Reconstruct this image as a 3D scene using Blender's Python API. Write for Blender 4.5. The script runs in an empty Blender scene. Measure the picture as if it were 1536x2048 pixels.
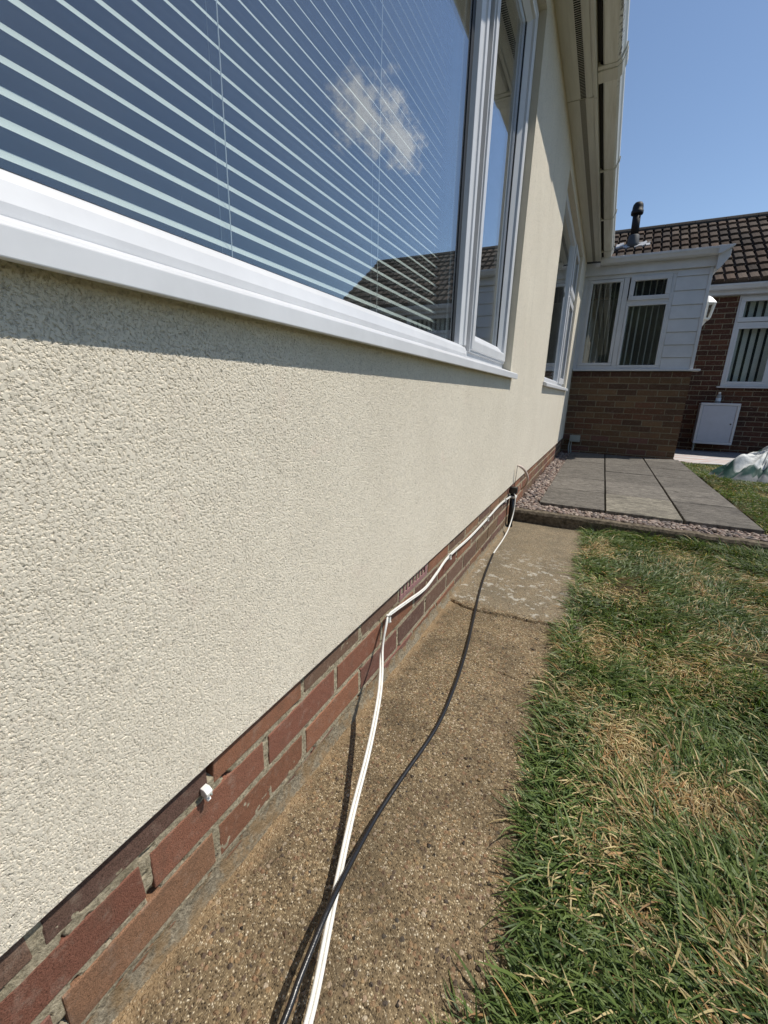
import bpy, bmesh, math, random
import numpy as np
from mathutils import Vector, Matrix, noise as mnoise

random.seed(7)
rng = np.random.default_rng(11)
sc = bpy.context.scene
COL = sc.collection

# ------------------------------------------------------------------ camera, sky, sun, exposure
cam_d = bpy.data.cameras.new("camera")
cam_d.sensor_fit = 'HORIZONTAL'
cam_d.sensor_width = 36.0
cam_d.lens = 842.0 / 1536.0 * 36.0
cam_d.clip_start = 0.01
cam_d.clip_end = 2000.0
cam = bpy.data.objects.new("camera", cam_d)
COL.objects.link(cam)
R = ((0.89218369, 0.45091973, 0.02607033),
     (0.14445582, -0.23017821, -0.96236714),
     (-0.4279495, 0.86237428, -0.27049923))
cx, cy, cz = Vector(R[0]), -Vector(R[1]), -Vector(R[2])
cam.matrix_world = Matrix(((cx.x, cy.x, cz.x, 0.448), (cx.y, cy.y, cz.y, 0.0), (cx.z, cy.z, cz.z, 0.775), (0, 0, 0, 1)))
sc.camera = cam

SUN_DIR = Vector((1.0, 0.57, 1.86)).normalized()
SUN_EL = math.asin(SUN_DIR.z)
SUN_AZ = math.atan2(SUN_DIR.x, SUN_DIR.y)

world = bpy.data.worlds.new("World")
sc.world = world
world.use_nodes = True
wn, wl = world.node_tree.nodes, world.node_tree.links
wn.clear()
w_out = wn.new('ShaderNodeOutputWorld')
w_bg = wn.new('ShaderNodeBackground')
w_sky = wn.new('ShaderNodeTexSky')
w_sky.sky_type = 'NISHITA'
w_sky.sun_disc = False
w_sky.sun_elevation = SUN_EL
w_sky.sun_rotation = SUN_AZ
w_sky.air_density = 1.0
w_sky.dust_density = 0.25
w_sky.ozone_density = 1.8
w_bg.inputs['Strength'].default_value = 0.13
wl.new(w_sky.outputs[0], w_bg.inputs['Color'])
# one small fair-weather cloud, high over the garden (seen mirrored in the big pane)
w_cl = wn.new('ShaderNodeBackground')
w_cl.inputs['Color'].default_value = (1.0, 0.985, 0.97, 1)
w_cl.inputs['Strength'].default_value = 1.2
w_tc = wn.new('ShaderNodeTexCoord')
w_nw = wn.new('ShaderNodeTexNoise'); w_nw.inputs['Scale'].default_value = 32; w_nw.inputs['Detail'].default_value = 9
w_nw.inputs['Roughness'].default_value = 0.68
wl.new(w_tc.outputs['Generated'], w_nw.inputs['Vector'])
lobes = []
for cd, rad in (((0.4336, 0.7680, 0.4700), 0.060), ((0.3890, 0.8130, 0.4330), 0.046), ((0.446, 0.766, 0.458), 0.052)):
    sb = wn.new('ShaderNodeVectorMath'); sb.operation = 'DISTANCE'
    sb.inputs[1].default_value = Vector(cd).normalized()
    wl.new(w_tc.outputs['Generated'], sb.inputs[0])
    dv = wn.new('ShaderNodeMath'); dv.operation = 'DIVIDE'; dv.inputs[1].default_value = rad
    wl.new(sb.outputs['Value'], dv.inputs[0])
    lobes.append(dv.outputs[0])
acc = lobes[0]
for lb in lobes[1:]:
    mn = wn.new('ShaderNodeMath'); mn.operation = 'SMOOTH_MIN'; mn.inputs[2].default_value = 0.35
    wl.new(acc, mn.inputs[0]); wl.new(lb, mn.inputs[1]); acc = mn.outputs[0]
w_m1 = wn.new('ShaderNodeMath'); w_m1.operation = 'MULTIPLY_ADD'      # noise * 3.2 - 0.9
w_m1.inputs[1].default_value = 3.2; w_m1.inputs[2].default_value = -0.8
wl.new(w_nw.outputs['Fac'], w_m1.inputs[0])
w_m2 = wn.new('ShaderNodeMath'); w_m2.operation = 'SUBTRACT'
wl.new(w_m1.outputs[0], w_m2.inputs[0]); wl.new(acc, w_m2.inputs[1])
w_mr = wn.new('ShaderNodeMapRange'); w_mr.interpolation_type = 'SMOOTHSTEP'
w_mr.inputs['From Min'].default_value = -0.25; w_mr.inputs['From Max'].default_value = 0.65
w_mr.inputs['To Max'].default_value = 0.78
w_mix = wn.new('ShaderNodeMixShader')
wl.new(w_m2.outputs[0], w_mr.inputs['Value'])
wl.new(w_mr.outputs[0], w_mix.inputs['Fac'])
wl.new(w_bg.outputs[0], w_mix.inputs[1])
wl.new(w_cl.outputs[0], w_mix.inputs[2])
wl.new(w_mix.outputs[0], w_out.inputs['Surface'])

sun_d = bpy.data.lights.new("sun", 'SUN')
sun_d.energy = 4.7
sun_d.angle = math.radians(0.5)
sun_d.color = (1.0, 0.94, 0.84)
sun = bpy.data.objects.new("sun", sun_d)
sun.rotation_euler = SUN_DIR.to_track_quat('Z', 'Y').to_euler()
COL.objects.link(sun)

sc.view_settings.view_transform = 'Standard'
sc.view_settings.look = 'None'
sc.view_settings.exposure = 0.0
sc.view_settings.gamma = 1.0
sc.cycles.use_denoising = True
sc.cycles.denoiser = 'OPENIMAGEDENOISE'
sc.cycles.denoising_input_passes = 'RGB_ALBEDO_NORMAL'
sc.cycles.denoising_prefilter = 'ACCURATE'
sc.cycles.max_bounces = 8
sc.cycles.transparent_max_bounces = 12
sc.cycles.caustics_reflective = False
sc.cycles.caustics_refractive = False
sc.cycles.sample_clamp_indirect = 6.0


# ------------------------------------------------------------------ helpers: materials
class Mat:
    """Small builder round a Principled material."""
    def __init__(self, name, base=(0.5, 0.5, 0.5), rough=0.6, spec=0.4, metallic=0.0):
        self.m = bpy.data.materials.new(name)
        self.m.use_nodes = True
        self.n, self.l = self.m.node_tree.nodes, self.m.node_tree.links
        self.b = self.n['Principled BSDF']
        self.out = self.n['Material Output']
        self.b.inputs['Base Color'].default_value = (*base, 1)
        self.b.inputs['Roughness'].default_value = rough
        self.b.inputs['Specular IOR Level'].default_value = spec
        self.b.inputs['Metallic'].default_value = metallic
        self._pos = None

    def new(self, t, **kw):
        nd = self.n.new(t)
        for k, v in kw.items():
            setattr(nd, k, v)
        return nd

    def pos(self, scale=(1, 1, 1)):
        if self._pos is None:
            self._pos = self.new('ShaderNodeNewGeometry').outputs['Position']
        if scale == (1, 1, 1):
            return self._pos
        v = self.new('ShaderNodeVectorMath', operation='MULTIPLY')
        v.inputs[1].default_value = scale
        self.l.new(self._pos, v.inputs[0])
        return v.outputs[0]

    def noise(self, scale, detail=3, rough=0.5, vec=None, dist=0.0):
        nd = self.new('ShaderNodeTexNoise')
        nd.inputs['Scale'].default_value = scale
        nd.inputs['Detail'].default_value = detail
        nd.inputs['Roughness'].default_value = rough
        nd.inputs['Distortion'].default_value = dist
        self.l.new(vec if vec is not None else self.pos(), nd.inputs['Vector'])
        return nd.outputs['Fac']

    def voronoi(self, scale, feature='F1', out='Distance', vec=None, rand=1.0):
        nd = self.new('ShaderNodeTexVoronoi', feature=feature)
        nd.inputs['Scale'].default_value = scale
        nd.inputs['Randomness'].default_value = rand
        self.l.new(vec if vec is not None else self.pos(), nd.inputs['Vector'])
        return nd.outputs[out]

    def ramp(self, fac, stops, interp='LINEAR'):
        nd = self.new('ShaderNodeValToRGB')
        cr = nd.color_ramp
        cr.interpolation = interp
        while len(cr.elements) < len(stops):
            cr.elements.new(0.5)
        for e, (p, c) in zip(cr.elements, stops):
            e.position = p
            e.color = (*c, 1) if not isinstance(c, (int, float)) else (c, c, c, 1)
        self.l.new(fac, nd.inputs['Fac'])
        return nd.outputs['Color']

    def math(self, op, a, b=0.0, c=None, clamp=False):
        nd = self.new('ShaderNodeMath', operation=op, use_clamp=clamp)
        for i, v in enumerate((a, b) if c is None else (a, b, c)):
            if isinstance(v, (int, float)):
                nd.inputs[i].default_value = v
            else:
                self.l.new(v, nd.inputs[i])
        return nd.outputs[0]

    def maprange(self, v, a, b, c=0.0, d=1.0, smooth=True):
        nd = self.new('ShaderNodeMapRange')
        nd.interpolation_type = 'SMOOTHSTEP' if smooth else 'LINEAR'
        for k, x in (('From Min', a), ('From Max', b), ('To Min', c), ('To Max', d)):
            nd.inputs[k].default_value = x
        self.l.new(v, nd.inputs['Value'])
        return nd.outputs[0]

    def mix(self, fac, a, b, blend='MIX'):
        nd = self.new('ShaderNodeMix', data_type='RGBA', blend_type=blend)
        for s, v in ((0, fac), (6, a), (7, b)):
            if isinstance(v, (int, float)):
                nd.inputs[s].default_value = v
            elif isinstance(v, tuple):
                nd.inputs[s].default_value = (*v, 1)
            else:
                self.l.new(v, nd.inputs[s])
        return nd.outputs[2]

    def attr(self, name):
        nd = self.new('ShaderNodeAttribute')
        nd.attribute_name = name
        return nd.outputs['Color']

    def xyz(self):
        nd = self.new('ShaderNodeSeparateXYZ')
        self.l.new(self.pos(), nd.inputs[0])
        return nd.outputs

    def color(self, sock):
        self.l.new(sock, self.b.inputs['Base Color'])
        return self

    def rough(self, sock):
        self.l.new(sock, self.b.inputs['Roughness'])

    def bump(self, h, dist=0.002, strength=1.0):
        nd = self.new('ShaderNodeBump')
        nd.inputs['Distance'].default_value = dist
        nd.inputs['Strength'].default_value = strength
        self.l.new(h, nd.inputs['Height'])
        self.l.new(nd.outputs[0], self.b.inputs['Normal'])
        return self

    def displace(self, h, scale, mid, method):
        nd = self.new('ShaderNodeDisplacement')
        nd.inputs['Scale'].default_value = scale
        nd.inputs['Midlevel'].default_value = mid
        self.l.new(h, nd.inputs['Height'])
        self.l.new(nd.outputs[0], self.out.inputs['Displacement'])
        self.m.displacement_method = method
        return self


def plain(name, base, rough=0.5, spec=0.4, var=0.08, scale=9.0, bump=0.0, bscale=120.0):
    """A plain material with faint procedural mottling so no surface is perfectly even."""
    a = Mat(name, base, rough, spec)
    n = a.noise(scale, 5, 0.6)
    lo = tuple(max(0, c * (1 - var)) for c in base)
    hi = tuple(min(1, c * (1 + var)) for c in base)
    a.color(a.ramp(n, [(0.3, lo), (0.7, hi)]))
    if bump:
        a.bump(a.noise(bscale, 4, 0.6), bump)
    return a.m


def mat_stucco(name, method):
    a = Mat(name, (0.7, 0.66, 0.55), 0.92, 0.15)
    warp = a.noise(60, 2)
    n1 = a.noise(350, 2.5, 0.55, dist=0.2)
    n2 = a.noise(820, 2.0, 0.6)
    v = a.voronoi(300, 'SMOOTH_F1')
    h = a.math('ADD', a.math('MULTIPLY', n1, 0.70), a.math('MULTIPLY', n2, 0.22))
    h = a.math('ADD', h, a.math('MULTIPLY', v, -0.20))
    h = a.maprange(h, 0.10, 0.43, 0.0, 1.0)
    tone = a.noise(3.2, 4, 0.6)
    c = a.ramp(tone, [(0.3, (0.69, 0.63, 0.52)), (0.7, (0.75, 0.69, 0.575))])
    c = a.mix(1.0, c, a.ramp(a.noise(130, 4, 0.75), [(0.30, 0.72), (0.44, 0.98), (0.70, 1.06)]), 'MULTIPLY')      # sand grains, darkened to stand for shade in the render's pits
    sx, sy_, sz_ = a.xyz()
    splash = a.math('MULTIPLY', a.maprange(sz_, 0.34, 0.25), a.maprange(a.noise(55, 5, 0.7), 0.50, 0.72))
    c = a.mix(a.math('MULTIPLY', splash, 0.30), c, (0.33, 0.25, 0.17))
    run = a.math('MULTIPLY', a.maprange(sz_, 0.62, 0.86), a.maprange(a.noise(1.0, 5, 0.7, vec=a.pos((8, 26, 1.2))), 0.56, 0.75))
    c = a.mix(a.math('MULTIPLY', run, 0.32), c, (0.36, 0.32, 0.25))
    pink = a.maprange(a.noise(11, 3), 0.62, 0.78)
    c = a.mix(a.math('MULTIPLY', pink, 0.35), c, (0.71, 0.59, 0.50))
    a.color(c)
    a.displace(h, 0.0025 if method != 'BUMP' else 0.0024, 1.0, method)
    return a.m


def mat_brick(name, fine=620.0):
    a = Mat(name, (0.3, 0.13, 0.08), 0.9, 0.2)
    col = a.attr('tint')
    n = a.noise(fine, 3, 0.65)
    c = a.mix(1.0, col, a.ramp(n, [(0.30, 0.25), (0.46, 0.85), (0.58, 1.05), (0.75, 1.45)]), 'MULTIPLY')
    blot = a.noise(26, 4, 0.6)
    c = a.mix(a.maprange(blot, 0.5, 0.75, 0, 0.5), c, (0.13, 0.085, 0.06))
    bloom = a.maprange(a.noise(38, 5, 0.7), 0.5, 0.78, 0, 0.45)
    c = a.mix(bloom, c, (0.36, 0.29, 0.23))
    a.color(c)
    hh = a.math('ADD', n, a.math('MULTIPLY', a.noise(70, 3), 1.4))
    a.bump(hh, 0.0012, 0.9)
    return a.m


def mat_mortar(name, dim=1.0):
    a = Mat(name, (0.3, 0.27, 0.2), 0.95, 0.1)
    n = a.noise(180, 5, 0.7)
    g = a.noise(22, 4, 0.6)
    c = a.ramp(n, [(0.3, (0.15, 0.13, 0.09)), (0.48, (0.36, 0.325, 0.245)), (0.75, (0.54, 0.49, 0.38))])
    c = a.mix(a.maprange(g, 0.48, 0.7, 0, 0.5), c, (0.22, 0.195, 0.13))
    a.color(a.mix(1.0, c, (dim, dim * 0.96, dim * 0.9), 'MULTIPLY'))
    a.bump(a.math('ADD', n, g), 0.004, 1.0)
    return a.m


def mat_path():
    a = Mat("path_concrete", (0.2, 0.16, 0.1), 0.9, 0.2)
    x, y, z = a.xyz()
    jit = a.new('ShaderNodeVectorMath', operation='ADD')
    nz = a.new('ShaderNodeTexNoise'); nz.inputs['Scale'].default_value = 90
    a.l.new(a.pos(), nz.inputs['Vector'])
    sc_ = a.new('ShaderNodeVectorMath', operation='SCALE'); sc_.inputs['Scale'].default_value = 0.006
    a.l.new(nz.outputs['Color'], sc_.inputs[0])
    a.l.new(a.pos(), jit.inputs[0]); a.l.new(sc_.outputs[0], jit.inputs[1])
    P = jit.outputs[0]
    small_c = a.voronoi(330, out='Color', vec=P)
    small_d = a.voronoi(330, vec=P)
    big_c = a.voronoi(120, out='Color', vec=P)
    big_d = a.voronoi(120, vec=P)
    sep = a.new('ShaderNodeSeparateColor'); a.l.new(small_c, sep.inputs[0])
    sepb = a.new('ShaderNodeSeparateColor'); a.l.new(big_c, sepb.inputs[0])
    grit = a.ramp(sep.outputs[0], [(0.0, (0.035, 0.028, 0.02)), (0.25, (0.12, 0.092, 0.058)), (0.5, (0.25, 0.195, 0.12)),
                                  (0.72, (0.40, 0.32, 0.20)), (0.9, (0.62, 0.53, 0.37)), (1.0, (0.80, 0.74, 0.60))])
    stone = a.ramp(sepb.outputs[0], [(0.0, (0.07, 0.065, 0.06)), (0.3, (0.20, 0.13, 0.085)), (0.55, (0.36, 0.26, 0.15)),
                                    (0.8, (0.27, 0.17, 0.11)), (1.0, (0.48, 0.42, 0.33))])
    ison = a.math('MULTIPLY', a.maprange(sepb.outputs[1], 0.52, 0.56), a.maprange(big_d, 0.50, 0.36))
    matrix = a.ramp(a.noise(55, 5, 0.65), [(0.3, (0.12, 0.092, 0.058)), (0.7, (0.24, 0.185, 0.115))])
    c = a.mix(a.maprange(small_d, 0.52, 0.36, 0.15, 0.95), matrix, grit)
    c = a.mix(ison, c, stone)
    grime = a.maprange(a.noise(7, 5, 0.65), 0.42, 0.66)
    c = a.mix(a.math('MULTIPLY', grime, 0.5), c, (0.07, 0.056, 0.038))
    c = a.mix(1.0, c, (0.93, 0.89, 0.83), 'MULTIPLY')
    # orange sand washed along the foot of the wall
    sand = a.math('MULTIPLY', a.maprange(a.math('ADD', x, a.math('MULTIPLY', a.noise(24, 4), 0.09)), 0.098, 0.050), 0.6)
    c = a.mix(sand, c, a.ramp(a.noise(420, 3), [(0.3, (0.22, 0.14, 0.07)), (0.7, (0.48, 0.345, 0.20))]))
    # the far bay is greyer with pale lichen
    far = a.maprange(y, 1.48, 1.53)
    lich = a.math('MULTIPLY', a.maprange(a.noise(34, 4, 0.6), 0.56, 0.63), a.maprange(y, 2.35, 1.9))
    c = a.mix(a.math('MULTIPLY', far, 0.35), c, (0.25, 0.225, 0.17))
    c = a.mix(a.math('MULTIPLY', a.math('MULTIPLY', far, lich), 0.65), c, (0.50, 0.48, 0.42))
    # dark crumbs of soil
    crumb = a.maprange(a.noise(60, 3, 0.6), 0.68, 0.73)
    crumb = a.math('MULTIPLY', crumb, a.maprange(x, 0.16, 0.34))
    c = a.mix(a.math('MULTIPLY', crumb, 0.8), c, (0.03, 0.022, 0.016))
    a.color(c)
    h = a.math('ADD', a.math('MULTIPLY', a.maprange(small_d, 0.6, 0.0), 0.35),
               a.math('MULTIPLY', a.math('MULTIPLY', ison, a.maprange(big_d, 0.6, 0.0)), 0.5))
    h = a.math('ADD', h, a.math('MULTIPLY', a.noise(40, 4, 0.6), 0.7))
    h = a.math('ADD', h, a.math('MULTIPLY', a.noise(210, 4, 0.7), 0.5))
    a.displace(h, 0.0046, 0.7, 'BOTH')
    return a.m


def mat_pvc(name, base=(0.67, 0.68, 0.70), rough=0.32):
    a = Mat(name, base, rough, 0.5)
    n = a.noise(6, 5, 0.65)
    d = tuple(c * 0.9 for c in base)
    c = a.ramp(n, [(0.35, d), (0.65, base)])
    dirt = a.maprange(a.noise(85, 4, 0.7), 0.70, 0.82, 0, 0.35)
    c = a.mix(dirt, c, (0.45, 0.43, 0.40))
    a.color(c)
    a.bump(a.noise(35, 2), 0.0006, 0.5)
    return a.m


def mat_pvc_old(name, base=(0.60, 0.59, 0.525)):
    """Weathered white plastic of the eaves: cream, streaked with grey-brown grime along its length."""
    a = Mat(name, base, 0.5, 0.35)
    v = a.pos((30, 1.6, 30))
    s = a.noise(2.0, 5, 0.7, vec=v)
    c = a.ramp(s, [(0.3, tuple(c * 0.86 for c in base)), (0.6, base), (0.8, tuple(c * 1.06 for c in base))])
    sp = a.maprange(a.noise(120, 4, 0.7), 0.68, 0.78, 0, 0.4)
    c = a.mix(sp, c, (0.16, 0.14, 0.09))
    a.color(c)
    return a.m


def mat_gutter(name):
    a = Mat(name, (0.62, 0.61, 0.55), 0.4, 0.4)
    x, y, z = a.xyz()
    s = a.noise(2.0, 5, 0.7, vec=a.pos((30, 1.6, 30)))
    c = a.ramp(s, [(0.3, (0.56, 0.545, 0.47)), (0.6, (0.70, 0.69, 0.63)), (0.8, (0.76, 0.75, 0.70))])
    # black mould spots near the outer edge of the oldest length
    m = a.maprange(a.noise(75, 5, 0.75, vec=a.pos((1, 0.6, 1))), 0.50, 0.58)
    m = a.math('MULTIPLY', m, a.maprange(x, 0.255, 0.272))
    m = a.math('MULTIPLY', m, a.maprange(x, 0.284, 0.280))
    m = a.math('MULTIPLY', m, a.maprange(y, 3.2, 2.95))
    c = a.mix(a.math('MULTIPLY', m, 0.9), c, (0.06, 0.048, 0.03))
    a.color(c)
    return a.m


def mat_glass(name, tint=(0.94, 0.972, 0.962), panes=1.15):
    """Sealed double-glazed unit: Fresnel mirror of several faces over a faintly green clear pane."""
    a = Mat(name)
    a.n.remove(a.b)
    fr = a.new('ShaderNodeFresnel')
    bf = a.new('ShaderNodeNewGeometry').outputs['Backfacing']
    # the pane is a thin slab: light meets its far face at the same angle, so that face is given the inverse index
    a.l.new(a.math('MULTIPLY_ADD', bf, 1 / 1.52 - 1.52, 1.52), fr.inputs['IOR'])
    num = a.math('MULTIPLY', fr.outputs[0], 2 * panes)
    den = a.math('MULTIPLY_ADD', fr.outputs[0], 2 * panes - 1, 1.0)
    fac = a.math('DIVIDE', num, den, clamp=True)
    tr = a.new('ShaderNodeBsdfTransparent'); tr.inputs['Color'].default_value = (*tint, 1)
    gl = a.new('ShaderNodeBsdfGlossy'); gl.inputs['Roughness'].default_value = 0.0
    gl.inputs['Color'].default_value = (0.93, 0.96, 1.0, 1)
    mx = a.new('ShaderNodeMixShader')
    a.l.new(fac, mx.inputs[0]); a.l.new(tr.outputs[0], mx.inputs[1]); a.l.new(gl.outputs[0], mx.inputs[2])
    # thin film of dust on the outer face
    df = a.new('ShaderNodeBsdfDiffuse'); df.inputs['Color'].default_value = (0.55, 0.55, 0.53, 1)
    veil = a.math('MULTIPLY', a.maprange(a.noise(5, 5, 0.65), 0.25, 0.8, 0.006, 0.026), 1.0)
    m2 = a.new('ShaderNodeMixShader')
    a.l.new(veil, m2.inputs[0]); a.l.new(mx.outputs[0], m2.inputs[1]); a.l.new(df.outputs[0], m2.inputs[2])
    a.l.new(m2.outputs[0], a.out.inputs['Surface'])
    return a.m


def mat_grass():
    a = Mat("grass_blade", (0.06, 0.1, 0.03), 0.5, 0.35)
    col = a.attr('tint')
    a.color(col)
    tr = a.new('ShaderNodeBsdfTranslucent')
    c2 = a.mix(1.0, col, (1.1, 1.25, 0.6), 'MULTIPLY')
    a.l.new(c2, tr.inputs['Color'])
    mx = a.new('ShaderNodeMixShader'); mx.inputs[0].default_value = 0.28
    a.l.new(a.b.outputs[0], mx.inputs[1]); a.l.new(tr.outputs[0], mx.inputs[2])
    a.l.new(mx.outputs[0], a.out.inputs['Surface'])
    return a.m


def mat_soil():
    a = Mat("lawn_soil", (0.08, 0.06, 0.035), 1.0, 0.05)
    n = a.noise(120, 5, 0.7)
    g = a.noise(5, 4, 0.6)
    c = a.ramp(n, [(0.3, (0.035, 0.03, 0.016)), (0.55, (0.09, 0.07, 0.04)), (0.8, (0.20, 0.15, 0.09))])
    c = a.mix(a.maprange(g, 0.4, 0.65, 0, 0.6), c, (0.045, 0.06, 0.02))
    a.color(c)
    a.bump(n, 0.01, 1.0)
    return a.m


def mat_slab():
    a = Mat("paving_stone", (0.2, 0.18, 0.15), 0.85, 0.25)
    col = a.attr('tint')
    rip = a.noise(5.0, 6, 0.68, vec=a.pos((2.2, 7, 1)), dist=1.8)
    n = a.noise(160, 4, 0.7)
    c = a.mix(1.0, col, a.ramp(rip, [(0.34, 0.42), (0.5, 0.95), (0.64, 1.45)]), 'MULTIPLY')
    c = a.mix(1.0, c, a.ramp(n, [(0.3, 0.7), (0.6, 1.05), (0.8, 1.3)]), 'MULTIPLY')
    fleck = a.maprange(a.noise(55, 4, 0.7), 0.67, 0.74, 0, 0.7)
    c = a.mix(fleck, c, (0.42, 0.40, 0.36))
    dark = a.maprange(a.noise(4, 5, 0.7), 0.5, 0.7, 0, 0.55)
    c = a.mix(dark, c, (0.07, 0.062, 0.055))
    a.color(c)
    a.bump(a.math('ADD', rip, a.math('MULTIPLY', n, 0.2)), 0.014, 1.0)
    return a.m


def mat_tint(name, rough=0.8, spec=0.25, lo=0.6, hi=1.3, scale=60, bump=0.002):
    a = Mat(name, (0.3, 0.3, 0.3), rough, spec)
    n = a.noise(scale, 5, 0.7)
    c = a.mix(1.0, a.attr('tint'), a.ramp(n, [(0.28, lo), (0.72, hi)]), 'MULTIPLY')
    a.color(c)
    if bump:
        a.bump(n, bump, 0.8)
    return a.m


MT = dict(
    stucco=mat_stucco("stucco_fine", 'BOTH'), stucco_far=mat_stucco("stucco_far", 'BUMP'),
    brick=mat_brick("brick_face"), mortar=mat_mortar("mortar"), mortar_dark=mat_mortar("shade_dimmed_mortar", 0.72), path=mat_path(),  # the dark mortar is dimmed to stand for shade on porch and wing
    pvc=mat_pvc("white_plastic"), pvc_shade=mat_pvc("white_plastic_shaded", (0.60, 0.615, 0.635), 0.4),  # second white is toned darker and bluer to stand for shade
    eaves=mat_pvc_old("weathered_plastic"), gutter=mat_gutter("gutter_plastic"),
    glass=mat_glass("window_glass"), grass=mat_grass(), soil=mat_soil(), slab=mat_slab(),
    gasket=plain("rubber_gasket", (0.012, 0.013, 0.015), 0.5),
    dark=plain("dark_interior", (0.025, 0.027, 0.03), 0.9),
    room=plain("room_wall", (0.14, 0.138, 0.135), 0.9),
    slat=plain("blind_slat", (0.78, 0.81, 0.78), 0.45, var=0.03),
    louvre=plain("fabric_louvre", (0.72, 0.70, 0.66), 0.9, var=0.05),
    cord=plain("blind_cord", (0.80, 0.80, 0.78), 0.8),
    black=plain("black_plastic", (0.012, 0.012, 0.013), 0.32, 0.5),
    mattblack=plain("matt_black_plastic", (0.012, 0.012, 0.013), 0.6, 0.3),
    blackrub=plain("black_rubber", (0.012, 0.012, 0.014), 0.30, 0.5, bump=0.0006, bscale=90),
    white_cab=plain("white_cable_sheath", (0.74, 0.73, 0.68), 0.38, 0.45, var=0.07, scale=60),
    lead=plain("lead_flashing", (0.45, 0.46, 0.47), 0.5, var=0.25, scale=20),
    tile=mat_tint("roof_tile", 0.9, 0.1, 0.45, 1.35, 45, 0.004),
    pebble=mat_tint("pebble", 0.7, 0.35, 0.75, 1.2, 140, 0.001),
    kerb=plain("old_concrete", (0.13, 0.108, 0.08), 0.95, 0.1, var=0.6, scale=40, bump=0.006, bscale=70),
    sack=mat_tint("woven_sack", 0.62, 0.3, 0.8, 1.15, 30, 0.004),
    felt=plain("roof_felt", (0.09, 0.09, 0.095), 0.95, var=0.3),
    meter=plain("meter_box_plastic", (0.50, 0.53, 0.59), 0.45, var=0.05),
    grey=plain("grey_plastic", (0.33, 0.35, 0.32), 0.6, var=0.1),
    terracotta=plain("terracotta", (0.27, 0.145, 0.14), 0.8, var=0.35, scale=50, bump=0.001),
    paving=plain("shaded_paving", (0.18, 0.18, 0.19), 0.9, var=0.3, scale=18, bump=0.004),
    lamp_glass=mat_glass("lamp_glass", (0.9, 0.92, 0.92), 0.6),
    lamp_white=plain("lamp_white_paint", (0.80, 0.79, 0.74), 0.4, var=0.08, scale=40),
    slit=plain("dark_slit", (0.015, 0.014, 0.012), 0.9),
)

a_ = Mat("dirty_cement", (0.2, 0.17, 0.12), 0.95, 0.1)
_n = a_.noise(170, 5, 0.7); _g = a_.noise(28, 5, 0.65)
_c = a_.ramp(_n, [(0.3, (0.11, 0.095, 0.068)), (0.5, (0.25, 0.215, 0.155)), (0.75, (0.42, 0.37, 0.275))])
_c = a_.mix(a_.maprange(_g, 0.42, 0.62, 0, 0.7), _c, (0.26, 0.17, 0.085))
a_.color(_c); a_.bump(a_.math('ADD', _n, _g), 0.006, 1.0)
MT['fillet'] = a_.m

a_ = Mat("striped_sheet", (0.6, 0.55, 0.5), 0.5, 0.3)
_x, _y, _z = a_.xyz()
_w = a_.math('ADD', a_.math('MULTIPLY', _y, 5.2), a_.math('MULTIPLY', a_.noise(3, 3), 0.6))
_s = a_.math('FRACT', _w)
a_.color(a_.ramp(_s, [(0.0, (0.62, 0.60, 0.57)), (0.30, (0.50, 0.49, 0.48)), (0.42, (0.55, 0.27, 0.21)), (0.55, (0.52, 0.45, 0.42)), (0.8, (0.40, 0.41, 0.43)), (1.0, (0.62, 0.60, 0.57))]))
MT['sheet'] = a_.m

a_ = Mat("plastic_bottle", (0.75, 0.82, 0.85), 0.1, 0.5)
a_.b.inputs['Transmission Weight'].default_value = 0.7
a_.color(a_.ramp(a_.noise(40, 2), [(0.3, (0.6, 0.7, 0.75)), (0.7, (0.85, 0.9, 0.92))]))
MT['bottle'] = a_.m


# ------------------------------------------------------------------ helpers: objects
def link(o, parent=None):
    COL.objects.link(o)
    if parent is not None:
        o.parent = parent
    return o


def tag(o, label=None, cat=None, group=None, kind=None):
    if label: o['label'] = label
    if cat: o['category'] = cat
    if group: o['group'] = group
    if kind: o['kind'] = kind
    return o


def empty(name, label, cat, loc=(0, 0, 0), group=None):
    o = bpy.data.objects.new(name, None)
    o.empty_display_size = 0.1
    link(o)
    # children are modelled in world coordinates, so the empty keeps the identity transform
    return tag(o, label, cat, group)


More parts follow.
